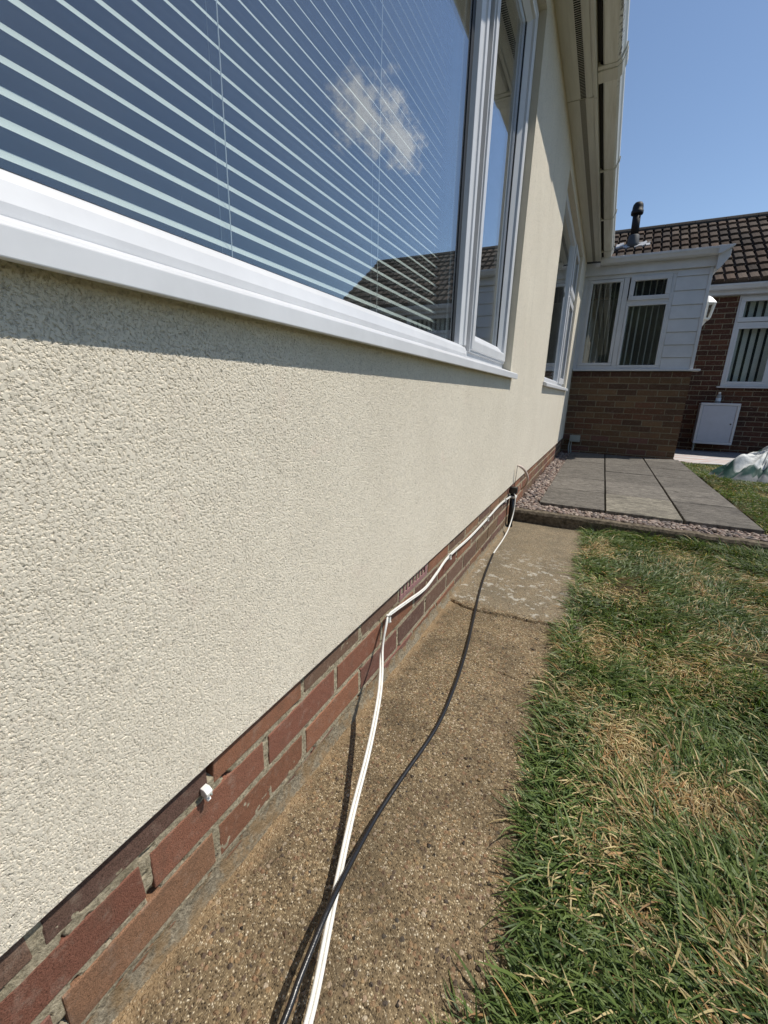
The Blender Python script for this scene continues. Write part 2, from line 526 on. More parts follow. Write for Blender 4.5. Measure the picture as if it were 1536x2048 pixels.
class MB:
    """Collects boxes, prisms and tubes in world coordinates; build() links ONE mesh object."""
    def __init__(self):
        self.v, self.f, self.mi, self.tint = [], [], [], []

    def add(self, vs, fs, mi=0, tint=(1, 1, 1)):
        o = len(self.v)
        self.v += [tuple(p) for p in vs]
        for f in fs:
            self.f.append(tuple(i + o for i in f)); self.mi.append(mi); self.tint.append(tint)
        return self

    def box(self, x0, x1, y0, y1, z0, z1, mi=0, tint=(1, 1, 1), jit=0.0):
        vs = [(x, y, z) for z in (z0, z1) for y in (y0, y1) for x in (x0, x1)]
        if jit:
            jv = jit if isinstance(jit, tuple) else (jit, jit, jit)
            vs = [tuple(c + random.uniform(-j, j) for c, j in zip(p, jv)) for p in vs]
        fs = [(0, 2, 3, 1), (4, 5, 7, 6), (0, 1, 5, 4), (2, 6, 7, 3), (0, 4, 6, 2), (1, 3, 7, 5)]
        return self.add(vs, fs, mi, tint)

    def prism(self, prof, axis, a, b, mi=0, tint=(1, 1, 1)):
        """prof: polygon in the two other axes (cyclic order), extruded along axis from a to b."""
        n = len(prof)
        def P(p, t):
            return {'x': (t, p[0], p[1]), 'y': (p[0], t, p[1]), 'z': (p[0], p[1], t)}[axis]
        vs = [P(p, a) for p in prof] + [P(p, b) for p in prof]
        fs = [tuple(range(n))[::-1], tuple(range(n, 2 * n))] + [(i, (i + 1) % n, n + (i + 1) % n, n + i) for i in range(n)]
        return self.add(vs, fs, mi, tint)

    def sweep(self, prof, axis, a, b, mi=0):
        """open profile swept along an axis (a sheet)"""
        n = len(prof)
        def P(p, t):
            return {'x': (t, p[0], p[1]), 'y': (p[0], t, p[1]), 'z': (p[0], p[1], t)}[axis]
        vs = [P(p, a) for p in prof] + [P(p, b) for p in prof]
        return self.add(vs, [(i, i + 1, n + i + 1, n + i) for i in range(n - 1)], mi)

    def tube(self, pts, r, seg=10, mi=0, cap=True, flat=1.0):
        pts = [Vector(p) for p in pts]
        rr = r if isinstance(r, (list, tuple)) else [r] * len(pts)
        rings = []
        up = Vector((0.13, 0.21, 1)).normalized()
        t0 = None
        for i, p in enumerate(pts):
            t = (pts[min(i + 1, len(pts) - 1)] - pts[max(i - 1, 0)]).normalized()
            s = t.cross(up)
            if s.length < 1e-3:
                s = t.cross(Vector((1, 0, 0)))
            s.normalize(); n = s.cross(t)
            rings.append([p + (s * math.cos(2 * math.pi * k / seg) + n * math.sin(2 * math.pi * k / seg) * flat) * rr[i] for k in range(seg)])
        vs = [q for rg in rings for q in rg]
        fs = []
        for i in range(len(pts) - 1):
            for k in range(seg):
                fs.append((i * seg + k, i * seg + (k + 1) % seg, (i + 1) * seg + (k + 1) % seg, (i + 1) * seg + k))
        if cap:
            fs.append(tuple(range(seg))[::-1]); fs.append(tuple((len(pts) - 1) * seg + k for k in range(seg)))
        return self.add(vs, fs, mi)

    def lathe(self, prof, cx, cy, seg=20, mi=0):
        """prof: list of (radius, z) round a vertical axis at cx, cy"""
        vs, fs = [], []
        for r, z in prof:
            for k in range(seg):
                a = 2 * math.pi * k / seg
                vs.append((cx + r * math.cos(a), cy + r * math.sin(a), z))
        for i in range(len(prof) - 1):
            for k in range(seg):
                fs.append((i * seg + k, i * seg + (k + 1) % seg, (i + 1) * seg + (k + 1) % seg, (i + 1) * seg + k))
        fs.append(tuple(range(seg))[::-1]); fs.append(tuple((len(prof) - 1) * seg + k for k in range(seg)))
        return self.add(vs, fs, mi)

    def build(self, name, mats, parent=None, bevel=0.0, smooth=False, tint=False, fix=True, label=None):
        me = bpy.data.meshes.new(name)
        me.from_pydata(self.v, [], self.f)
        for m in (mats if isinstance(mats, (list, tuple)) else [mats]):
            me.materials.append(m)
        me.polygons.foreach_set('material_index', self.mi)
        if tint:
            at = me.attributes.new('tint', 'FLOAT_COLOR', 'FACE')
            at.data.foreach_set('color', np.array([(*t, 1) for t in self.tint], dtype=np.float32).ravel())
        if fix:
            bm = bmesh.new(); bm.from_mesh(me)
            bmesh.ops.recalc_face_normals(bm, faces=bm.faces)
            bm.to_mesh(me); bm.free()
        if smooth:
            me.polygons.foreach_set('use_smooth', [True] * len(me.polygons))
        o = bpy.data.objects.new(name, me)
        link(o, parent)
        if bevel:
            md = o.modifiers.new('Bevel', 'BEVEL'); md.width = bevel; md.segments = 2
            md.limit_method = 'ANGLE'; md.angle_limit = math.radians(35)
            md.harden_normals = False
        if label:
            o['label'] = label
        return o


def mesh_np(name, V, F, mat, parent=None, smooth=False, tint=None, domain='POINT'):
    """fast mesh from numpy arrays: V (n,3), F (m,k) with constant k"""
    me = bpy.data.meshes.new(name)
    n, m, k = len(V), len(F), F.shape[1]
    me.vertices.add(n); me.vertices.foreach_set('co', V.astype(np.float32).ravel())
    me.loops.add(m * k); me.loops.foreach_set('vertex_index', F.astype(np.int32).ravel())
    me.polygons.add(m)
    me.polygons.foreach_set('loop_start', np.arange(0, m * k, k, dtype=np.int32))
    me.polygons.foreach_set('loop_total', np.full(m, k, dtype=np.int32))
    me.update(calc_edges=True)
    if smooth:
        me.polygons.foreach_set('use_smooth', np.ones(m, dtype=bool))
    if tint is not None:
        at = me.attributes.new('tint', 'FLOAT_COLOR', domain)
        c = np.concatenate([tint, np.ones((len(tint), 1))], 1).astype(np.float32)
        at.data.foreach_set('color', c.ravel())
    me.materials.append(mat)
    o = bpy.data.objects.new(name, me)
    link(o, parent)
    return o


def grid_faces(nu, nv):
    i = np.arange(nu - 1)[:, None] * nv + np.arange(nv - 1)[None, :]
    i = i.ravel()
    return np.stack([i, i + nv, i + nv + 1, i + 1], 1)


def graded(y0, y1, base, k, d0=0.0):
    """positions from y0 to y1 with a step that grows with distance from the camera"""
    ys = [y0]
    while ys[-1] < y1:
        ys.append(ys[-1] + max(base, k * (abs(ys[-1]) + d0)))
    ys[-1] = y1
    return np.array(ys)


def vnoise(x, y, seed=0):
    """2-D value noise, numpy"""
    xi, yi = np.floor(x).astype(int), np.floor(y).astype(int)
    xf, yf = x - xi, y - yi
    def h(a, b):
        n = (a * 374761393 + b * 668265263 + seed * 974711) & 0x7fffffff
        n = ((n ^ (n >> 13)) * 1274126177) & 0x7fffffff
        return ((n ^ (n >> 16)) & 0xffff) / 65535.0
    u, v = xf * xf * (3 - 2 * xf), yf * yf * (3 - 2 * yf)
    return (h(xi, yi) * (1 - u) + h(xi + 1, yi) * u) * (1 - v) + (h(xi, yi + 1) * (1 - u) + h(xi + 1, yi + 1) * u) * v


def gz(y):
    return -0.013 * (y - 0.5)


def smooth_path(pts, n=8):
    """Catmull-Rom through pts"""
    P = [Vector(p) for p in pts]
    P = [P[0] * 2 - P[1]] + P + [P[-1] * 2 - P[-2]]
    out = []
    for i in range(1, len(P) - 2):
        for k in range(n):
            t = k / n
            a, b, c, d = P[i - 1], P[i], P[i + 1], P[i + 2]
            out.append(0.5 * ((2 * b) + (c - a) * t + (2 * a - 5 * b + 4 * c - d) * t * t + (3 * b - a - 3 * c + d) * t ** 3))
    out.append(P[-2])
    return out


BRICK_RED = [(0.25, 0.112, 0.072), (0.225, 0.098, 0.066), (0.265, 0.125, 0.075), (0.19, 0.092, 0.070), (0.24, 0.132, 0.078)]
BRICK_BROWN = [(0.165, 0.10, 0.072), (0.185, 0.115, 0.08), (0.15, 0.088, 0.068), (0.20, 0.13, 0.08), (0.16, 0.075, 0.055)]
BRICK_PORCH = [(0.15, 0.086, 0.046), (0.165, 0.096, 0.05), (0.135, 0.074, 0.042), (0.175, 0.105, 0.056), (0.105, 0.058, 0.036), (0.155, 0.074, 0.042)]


def brick_wall(name, parent, face, u0, u1, courses, off_even, off_odd, plane, colors, depth=0.05, per=0.226, back=0.1, jit=0.0012, holes=(), gap=0.005):
    """face: 'x' (wall faces +x, runs along y) or '-y' (faces -y, runs along x). courses: list of (z0, z1, parity, cols)"""
    mb = MB()
    for z0, z1, par, cols in courses:
        off = off_odd if par else off_even
        k = math.floor((u0 - off) / per)
        while off + k * per < u1:
            a, b = max(u0, off + k * per + gap), min(u1, off + (k + 1) * per - gap)
            k += 1
            if b - a < 0.015:
                continue
            segs = [(a, b)]
            for h0, h1, hz0, hz1 in holes:
                if z1 > hz0 + 0.01 and z0 < hz1 - 0.01:
                    ns = []
                    for s0, s1 in segs:
                        if h1 <= s0 or h0 >= s1: ns.append((s0, s1))
                        else:
                            if h0 - s0 > 0.015: ns.append((s0, h0))
                            if s1 - h1 > 0.015: ns.append((h1, s1))
                    segs = ns
            col = cols(0.5 * (a + b)) if callable(cols) else random.choice(cols)
            q = random.uniform(0.82, 1.18)
            col = tuple(c * q for c in col)
            for s0, s1 in segs:
                pr = random.uniform(-0.0012, 0.0012)
                if face == 'x':
                    mb.box(plane - depth, plane + pr, s0, s1, z0, z1, 0, col, (0.0004, jit, jit))
                else:
                    mb.box(s0, s1, plane + pr, plane + depth, z0, z1, 0, col, jit)
    o = mb.build(name, [MT['brick']], parent, bevel=0.0022, tint=True)
    return o


# ------------------------------------------------------------------ ground, path, kerb, patio, lawn
g = MB().add([(-150, -150, -0.16), (150, -150, -0.16), (150, 300, -0.16), (-150, 300, -0.16)], [(0, 1, 2, 3)])
tag(g.build("ground", MT['soil']), kind='structure')

# concrete path beside the wall (fine real relief)
ys = graded(-0.6, 2.835, 0.0018, 0.0022, 0.35)
xs = np.arange(0.0, 0.50, 0.002)
Y, X = np.meshgrid(ys, xs, indexing='ij')
Z = gz(Y) + 0.004 * (vnoise(X * 7, Y * 7, 3) - 0.5)
jt = np.interp(X, [0.016, 0.072, 0.12, 0.204, 0.261, 0.32, 0.391, 0.5], [1.495, 1.468, 1.458, 1.467, 1.477, 1.473, 1.49, 1.50])
jt = jt + 0.006 * (vnoise(X * 60, X * 0 + 2.5, 5) - 0.5)
Z -= 0.016 * np.exp(-((Y - jt) / 0.0045) ** 2)
Z += 0.004 * (Y > jt)
ck = 1.128 + 0.014 * (vnoise(X * 30, X * 0, 9) - 0.5) + 0.02 * np.sin(X * 14)
Z -= 0.006 * np.exp(-((Y - ck) / 0.0025) ** 2) * (X > 0.17) * (vnoise(X * 25, X * 0, 19) > 0.35)
path = mesh_np("path", np.stack([X, Y, Z], -1).reshape(-1, 3), grid_faces(len(ys), len(xs))[:, ::-1], MT['path'], smooth=True)
tag(path, kind='structure')

# kerb along the front of the patio
kb = MB()
n = 46
kx = np.linspace(0.012, 1.55, n)
prof = [(2.83, -0.12), (2.828, 0.036), (2.838, 0.052), (2.880, 0.055), (2.892, 0.045), (2.894, -0.12)]
vs, fs = [], []
for i, x in enumerate(kx):
    for (y, z) in prof:
        dz = 0.005 * mnoise.noise((x * 9, y * 4, z * 9)) + 0.003 * mnoise.noise((x * 31, y * 9, z * 9))
        vs.append((x, y + dz, z + (dz if z > 0 else 0)))
m_ = len(prof)
for i in range(n - 1):
    for k in range(m_):
        fs.append((i * m_ + k, i * m_ + (k + 1) % m_, (i + 1) * m_ + (k + 1) % m_, (i + 1) * m_ + k))
fs += [tuple(range(m_)), tuple((n - 1) * m_ + k for k in range(m_))[::-1]]
kb.add(vs, fs)
tag(kb.build("kerb", MT['kerb'], smooth=False), kind='structure')

# patio slabs on their bed
pb = MB()
cols_x = [(0.142, 0.557), (0.568, 0.998), (1.010, 1.398)]
tone = {(1, 0): (0.25, 0.228, 0.183), (2, 0): (0.16, 0.145, 0.125)}
for ci, (x0, x1) in enumerate(cols_x):
    y = 3.10
    r = 0
    while y < 6.44:
        y1 = min(y + (0.594 if (ci + r) % 3 else 0.60), 6.44)
        t = tone.get((ci, r))
        if t is None:
            q = random.uniform(0.85, 1.15)
            t = (0.172 * q, 0.156 * q, 0.134 * q)
        dz = random.uniform(-0.002, 0.002)
        pb.box(x0 + random.uniform(-.001, .001), x1, y, y1 - 0.0065, 0.026, 0.063 + dz, 0, t, 0.0012)
        y = y1
        r += 1
patio = pb.build("patio", [MT['slab'], MT['soil']], bevel=0.004, tint=True)
tag(patio, kind='structure')
bed = MB().box(0.0, 1.5, 2.893, 6.45, -0.14, 0.026)
tag(bed.build("patio_ground", MT['soil']), kind='structure')
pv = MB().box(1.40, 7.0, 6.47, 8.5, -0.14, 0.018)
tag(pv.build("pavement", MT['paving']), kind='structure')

# lawn: soil sheet with gentle swell, left edge following the worn turf edge along the path
EDGE_Y = [-0.8, 0.0, 0.353, 0.40, 0.49, 0.592, 0.772, 0.88, 1.046, 1.356, 1.633, 2.164, 2.82]
EDGE_X = [0.38, 0.37, 0.385, 0.425, 0.445, 0.418, 0.415, 0.388, 0.405, 0.418, 0.422, 0.418, 0.452]


def edge_x(y):
    return np.interp(y, EDGE_Y, EDGE_X)


def lawn_z(x, y):
    z = gz(np.minimum(y, 2.9)) + 0.012
    z = z + 0.018 * (vnoise(x * 3.1, y * 3.1, 21) - 0.5) + 0.010 * (vnoise(x * 9, y * 9, 22) - 0.5)
    e = np.clip((x - edge_x(y)) / 0.10, 0, 1)
    z = z - 0.022 * (1 - e) * (y < 2.83)
    rise = np.clip((y - 2.4) / 0.9, 0, 1) * np.clip((x - 0.6) / 0.8, 0, 1)
    z = z + 0.055 * rise * rise * (3 - 2 * rise)
    return z


lx = np.concatenate([np.arange(0.0, 2.0, 0.02), np.arange(2.0, 9.01, 0.2)])
ly = np.concatenate([np.arange(-3.0, 3.2, 0.02), np.arange(3.2, 6.6, 0.06)])
LY, LX = np.meshgrid(ly, lx, indexing='ij')
XX = np.where(LY < 2.83, edge_x(LY) - 0.03 + LX, np.where(LY < 2.9, 0.42 + LX, 1.44 + LX))
XX = np.where((LY >= 2.82) & (LY < 2.9), np.maximum(XX, 1.44), XX)
ZZ = lawn_z(XX, LY)
msk_rows = ly < 2.815
nA = msk_rows.sum()
VA = np.stack([XX[:nA], LY[:nA], ZZ[:nA]], -1).reshape(-1, 3)
VB = np.stack([XX[nA:], LY[nA:], ZZ[nA:]], -1).reshape(-1, 3)
fa = grid_faces(nA, len(lx)); fb = grid_faces(len(ly) - nA, len(lx)) + len(VA)
lawn = mesh_np("lawn", np.concatenate([VA, VB]), np.concatenate([fa, fb])[:, ::-1], MT['soil'], smooth=True)
tag(lawn, kind='structure')


# ------------------------------------------------------------------ main house
house = empty("house", "cream rendered bungalow wall with brick base and large white window", "house")
XR = 0.012
W1 = (-2.2, 2.25, 0.885, 2.30)     # opening of the large window: y0, y1, z0, z1
W2 = (3.60, 5.67, 0.885, 2.30)
ZB, ZT = 0.250, 2.41


def wall_patch(y, z):
    Yg, Zg = np.meshgrid(y, z, indexing='ij')
    V = np.stack([np.full_like(Yg, XR), Yg, Zg], -1).reshape(-1, 3)
    return V, grid_faces(len(y), len(z))


yA = graded(-0.35, 2.25, 0.0011, 0.0017, 0.28)
yB = graded(2.25, 3.60, 0.0016, 0.0020, 0.28)
parts_v, parts_f, off = [], [], 0
for yy, zz in ((yA, np.arange(ZB, 0.8701, 0.00115)), (yB, np.arange(ZB, ZT + 0.001, 0.0032))):
    V, F = wall_patch(yy, zz)
    parts_v.append(V); parts_f.append(F + off); off += len(V)
rw = mesh_np("rendered_wall", np.concatenate(parts_v), np.concatenate(parts_f), MT['stucco'], house, smooth=True)

# straight plastic bead closing the foot of the render
bd = MB().box(-0.02, XR - 0.0006, -6.0, 6.46, ZB - 0.0012, ZB + 0.0008)
bd.build("bell_bead", MT['stucco_far'], house)
# the rest of the rendered face, the reveals and the wall's thickness
wb = MB()
wb.box(-0.10, XR, -6.0, -0.35, ZB, 0.868, 0)
wb.box(-0.10, XR, -6.0, W1[0], 0.868, ZT, 0)
wb.box(-0.10, XR, W1[0], W1[1], W1[3], ZT, 0)
wb.box(-0.10, 0.006, -0.35, 2.25, ZB, 0.868, 0)
wb.box(-0.10, 0.006, W1[1], 3.598, ZB, ZT, 0)
wb.box(-0.10, XR - 0.0015, 3.602, 6.46, ZB, 0.868, 0)
wb.box(-0.10, XR - 0.0015, W2[0], W2[1], W2[3], ZT, 0)
wb.box(-0.10, XR - 0.0015, W2[1], 6.46, 0.868, ZT, 0)
# smooth reveal strips (the arris bead)
wb.box(-0.085, XR + 0.0005, W1[1] - 0.0005, W1[1] + 0.004, 0.868, W1[3], 1)
wb.box(-0.085, XR + 0.0005, W2[0] - 0.004, W2[0] + 0.0005, 0.868, W2[3], 1)
rev = plain("smooth_render", (0.62, 0.57, 0.46), 0.9, 0.1, var=0.06, scale=14, bump=0.0006)
wb.build("wall_core", [MT['stucco_far'], rev], house, fix=True)

# dark bead under the render and the base of bricks
jz = [0.263, 0.188, 0.113, 0.038, -0.037, -0.112]
courses = []
for i in range(5):
    z1, z0 = jz[i] - 0.0062, jz[i + 1] + 0.0062
    if i == 0:
        cols = lambda u: random.choice(BRICK_BROWN[:3] + BRICK_RED[3:]) if u < 0.34 else random.choice(BRICK_RED[2:] + BRICK_BROWN[:3])
    elif i == 1:
        cols = lambda u: random.choice(BRICK_RED[:4]) if u < 1.2 else random.choice(BRICK_RED + BRICK_BROWN)
    else:
        cols = lambda u: random.choice(BRICK_RED[2:] + [(0.20, 0.095, 0.05)]) if u < 1.0 else random.choice(BRICK_RED[2:] + BRICK_BROWN[:4])
    courses.append((z0, z1, i % 2, cols))
plinth = brick_wall("brick_plinth", house, 'x', -0.7, 6.45, courses, 0.112, 0.004, 0.0, None, jit=0.0024, gap=0.0066,
                    holes=[(1.015, 1.243, 0.188, 0.263)])
mo = MB()
yv = graded(-0.7, 6.45, 0.0022, 0.0035, 0.2)
zv = np.arange(-0.14, 0.2651, 0.0022)
Yg, Zg = np.meshgrid(yv, zv, indexing='ij')
Xg = -0.0017 + 0.0012 * (vnoise(Yg * 130, Zg * 130, 31) - 0.5) + 0.0014 * (vnoise(Yg * 45, Zg * 45, 32) - 0.5)
Xg = Xg - 0.010 * (vnoise(Yg * 75, Zg * 90, 33) > 0.86) - 0.012 * (vnoise(Yg * 30, Zg * 40, 34) > 0.9)
Xg = np.where((np.abs(Yg - 0.338) < 0.0085) & (Zg > 0.206), -0.03, Xg)      # mortar fallen out of the joint above the spare clip
mesh_np("mortar", np.stack([Xg, Yg, Zg], -1).reshape(-1, 3), grid_faces(len(yv), len(zv)), MT['mortar'], plinth, smooth=True)
# cement haunching where brick meets path
yh = graded(-0.7, 2.83, 0.006, 0.008, 0.2)
hv = []
top = np.interp(yh, [-0.7, 0.6, 1.4, 2.83], [0.041, 0.036, 0.020, -0.008])
prof_u = np.linspace(0, 1, 7)
for i, y in enumerate(yh):
    for u in prof_u:
        zz = top[i] * (1 - u) + (gz(y) - 0.004) * u + 0.006 * (vnoise(np.array([y * 22.0]), np.array([u * 3]), 41)[0] - 0.5)
        xx = 0.001 + 0.013 * u ** 1.8 + 0.004 * (vnoise(np.array([y * 40.0]), np.array([u * 4]), 42)[0] - 0.5)
        hv.append((xx, y, zz))
mesh_np("cement_fillet", np.array(hv), grid_faces(len(yh), 7)[:, ::-1], MT['fillet'], plinth, smooth=True)
# air brick
ab = MB()
y0, y1, z0, z1 = 1.018, 1.240, 0.192, 0.262
ab.box(-0.07, 0.001, y0, y1, z0, z0 + 0.016, 0)
ab.box(-0.07, 0.001, y0, y1, z1 - 0.012, z1, 0)
nb = 8
for k in range(nb + 1):
    yy = y0 + 0.008 + (y1 - y0 - 0.024) * k / nb
    ab.box(-0.07, 0.001, yy - 0.006, yy + (0.003 if k < nb else 0.016), z0 + 0.016, z1 - 0.012, 0)
ab.box(-0.072, -0.05, y0, y1, z0, z1, 1)
ab.build("air_brick", [MT['terracotta'], MT['slit']], plinth, bevel=0.0012)

# eaves
ev = MB()
ev.box(0.0, 0.154, -6.0, 3.098, ZT, ZT + 0.012, 0)
ev.box(0.0, 0.154, 3.104, 6.35, ZT - 0.001, ZT + 0.012, 0)
ev.box(0.118, 0.146, -6.0, 3.098, ZT - 0.004, ZT + 0.001, 0)      # edge rib of the soffit board
ev.box(0.124, 0.148, 3.104, 6.35, ZT - 0.004, ZT - 0.0005, 0)
soffit = ev.build("soffit", MT['eaves'], house, bevel=0.0015)
sv = MB()
y = -1.0
while y < 3.09:
    sv.box(0.084, 0.112, y, y + 0.0065, ZT - 0.0015, ZT + 0.004, 0)
    y += 0.0125
sv.build("vent_slots", MT['slit'], soffit)
sv2 = MB().box(0.078, 0.108, 3.106, 6.34, ZT - 0.0035, ZT - 0.0005)
sv2.build("vent_strip", plain("vent_mesh", (0.23, 0.22, 0.19), 0.8, var=0.35, scale=160), soffit)
fs_ = MB()
fs_.box(0.154, 0.170, -6.0, 3.098, 2.398, 2.60, 0)
fs_.box(0.154, 0.170, 3.103, 6.33, 2.398, 2.60, 0)
fs_.build("fascia", MT['eaves'], house, bevel=0.002)
# square-ogee gutter: closed profile with a hollow top
gp = [(0.192, 2.495), (0.194, 2.440), (0.202, 2.428), (0.262, 2.428), (0.276, 2.438), (0.283, 2.460), (0.292, 2.478), (0.294, 2.497),
      (0.288, 2.497), (0.286, 2.480), (0.277, 2.464), (0.270, 2.444), (0.258, 2.434), (0.206, 2.434), (0.200, 2.443), (0.198, 2.495)]
gt = MB()
for a, b in ((-6.0, 2.955), (2.965, 6.33)):
    gt.prism(gp, 'y', a, b)
gutter = gt.build("gutter", MT['gutter'], house, bevel=0.0012)


def gutter_band(y0, y1, grow, name):
    outer = [(0.172, 2.49), (0.172, 2.424 - grow), (0.200, 2.427 - grow), (0.264, 2.427 - grow), (0.279 + grow, 2.436), (0.287 + grow, 2.459), (0.296 + grow, 2.477), (0.298 + grow, 2.501), (0.290, 2.501)]
    inner = [(0.2905, 2.4975), (0.2935, 2.497), (0.2915, 2.479), (0.2825, 2.461), (0.2755, 2.4385), (0.262, 2.4285), (0.2, 2.4285), (0.180, 2.436), (0.178, 2.49)]
    return MB().prism(outer + inner, 'y', y0, y1).build(name, MT['eaves'], gutter, bevel=0.001)


gutter_band(2.90, 2.925, 0.003, "gutter_bracket")
gutter_band(2.935, 3.03, 0.005, "gutter_joint")
for yy in (4.05, 5.05, 6.05, 1.9, 0.9, -0.1):
    gutter_band(yy, yy + 0.022, 0.003, "gutter_bracket")
# roof over the house, above the gutter
rf = MB()
rf.prism([(0.24, 2.51), (0.24, 2.535), (-4.2, 5.08), (-8.6, 2.535), (-8.6, 2.51), (-4.2, 5.05)], 'y', -6.0, 9.9)
MB().box(0.171, 0.190, -6.0, 6.33, 2.445, 2.50).build("eaves_gap_shade", MT['slit'], house)  # black strip added to stand for the shade in the gutter gap
rf.build("roof", plain("main_roof_tile", (0.16, 0.12, 0.09), 0.9, var=0.4, scale=12, bump=0.01, bscale=24), house)
# body of the house behind the wall (dark rooms)
rm = MB()
rm.box(-3.2, -3.1, -6.0, 6.5, 0.0, 2.6)
rm.box(-3.1, -0.10, -6.0, -5.9, 0.0, 2.6)
rm.box(-3.1, -0.10, 3.0, 3.1, 0.0, 2.6)
rm.box(-3.1, -0.10, 6.40, 6.5, 0.0, 2.6)
rm.box(-3.1, -0.11, -6.0, 6.5, 2.45, 2.6)
rm.box(-3.1, -0.11, -6.0, 6.5, 0.0, 0.05)
rm.box(-0.104, -0.1005, -6.0, 6.45, 0.05, 0.868)
rm.build("inner_room", MT['room'], house)


# ------------------------------------------------------------------ windows of the main house
def window_big():
    fr = MB()
    y0, y1, z0, z1 = W1[0], W1[1] - 0.004, 0.911, W1[3]
    # bottom rail of the fixed light (glass edge, bevelled bead, face)
    fixed_end = 1.600
    bot = [(-0.085, z0), (-0.028, z0), (-0.026, 0.922), (-0.030, 0.940), (-0.036, 0.949), (-0.056, 0.957), (-0.085, 0.957)]
    fr.prism(bot, 'y', y0, fixed_end)
    fr.prism([(-0.085, z0), (-0.028, z0), (-0.028, 0.935), (-0.085, 0.935)], 'y', fixed_end, y1)
    # head
    fr.prism([(-0.085, z1), (-0.028, z1), (-0.030, z1 - 0.042), (-0.056, z1 - 0.055), (-0.085, z1 - 0.055)], 'y', y0, y1)
    # mullion between fixed light and opening sash: bevelled left cheek
    mul = [(-0.085, 1.536), (-0.056, 1.536), (-0.040, 1.545), (-0.036, 1.572), (-0.030, 1.576), (-0.028, 1.593), (-0.085, 1.596)]
    fr.prism(mul, 'z', 0.950, z1 - 0.03)
    # right jamb
    fr.prism([(-0.085, y1 - 0.055), (-0.05, y1 - 0.055), (-0.028, y1 - 0.04), (-0.024, y1), (-0.085, y1)], 'z', z0 + 0.02, z1 - 0.02)
    frame = fr.build("window", MT['pvc'], house, bevel=0.0015, label="large white plastic window with one fixed light and a side sash")
    # fixed pane
    MB().box(-0.066, -0.058, y0, 1.545, 0.952, z1 - 0.05).build("pane", MT['glass'], frame)
    gk = MB()
    gk.box(-0.060, -0.0555, 1.510, 1.5365, 0.957, z1 - 0.05)
    gk.box(-0.060, -0.0555, y0, 1.53, 0.954, 0.9575)
    gk.build("gasket", MT['gasket'], frame)
    # dark inner frame seen through the pane
    MB().box(-0.10, -0.068, 1.47, 1.55, 0.94, z1).build("inner_frame", plain("inner_frame_grey", (0.06, 0.07, 0.085), 0.5), frame)
    # opening sash, standing proud
    s = MB()
    sy0, sy1, sz0, sz1 = 1.612, 2.232, 0.932, 2.286
    wq, xf, xg = 0.072, -0.014, -0.044
    # four mitred members with a stepped front
    def member(kind):
        prof = [(xg - 0.02, wq), (xg, wq), (xf - 0.012, wq - 0.022), (xf - 0.003, wq - 0.026), (xf, wq - 0.032), (xf, 0.010), (xf - 0.006, 0.008), (xf - 0.006, 0.0), (xg - 0.02, 0.0)]
        n = len(prof)
        vs = []
        for e in (0, 1):
            for (x, d) in prof:
                if kind == 'b': vs.append((x, (sy0 + d) if e == 0 else (sy1 - d), sz0 + d))
                if kind == 't': vs.append((x, (sy0 + d) if e == 0 else (sy1 - d), sz1 - d))
                if kind == 'l': vs.append((x, sy0 + d, (sz0 + d) if e == 0 else (sz1 - d)))
                if kind == 'r': vs.append((x, sy1 - d, (sz0 + d) if e == 0 else (sz1 - d)))
        s.add(vs, [(i, (i + 1) % n, n + (i + 1) % n, n + i) for i in range(n)])
    for k in 'btlr':
        member(k)
    sash = s.build("sash", MT['pvc'], frame, bevel=0.001)
    MB().box(-0.052, -0.046, sy0 + wq - 0.008, sy1 - wq + 0.008, sz0 + wq - 0.008, sz1 - wq + 0.008).build("sash_pane", MT['glass'], frame)
    g2 = MB()
    g2.box(-0.0465, -0.0435, sy1 - wq - 0.012, sy1 - wq + 0.004, sz0 + wq, sz1 - wq)
    g2.box(-0.0465, -0.0435, sy0 + wq - 0.004, sy0 + wq + 0.004, sz0 + wq, sz1 - wq)
    g2.box(-0.075, -0.050, 1.5965, 1.6115, 0.936, sz1)
    g2.build("sash_gasket", MT['gasket'], frame)
    # sill with sloping top and dropped nose
    sl = MB().prism([(-0.085, 0.911), (-0.026, 0.911), (0.034, 0.891), (0.040, 0.887), (0.041, 0.864), (0.034, 0.863), (0.032, 0.870), (-0.085, 0.872)], 'y', y0 - 0.1, 2.25)
    sl.prism([(0.0125, 0.898), (0.034, 0.891), (0.040, 0.887), (0.041, 0.864), (0.034, 0.863), (0.0125, 0.870)], 'y', 2.25, 2.303)
    sl.build("sill", MT['pvc'], frame, bevel=0.0012)
    return frame


win1 = window_big()


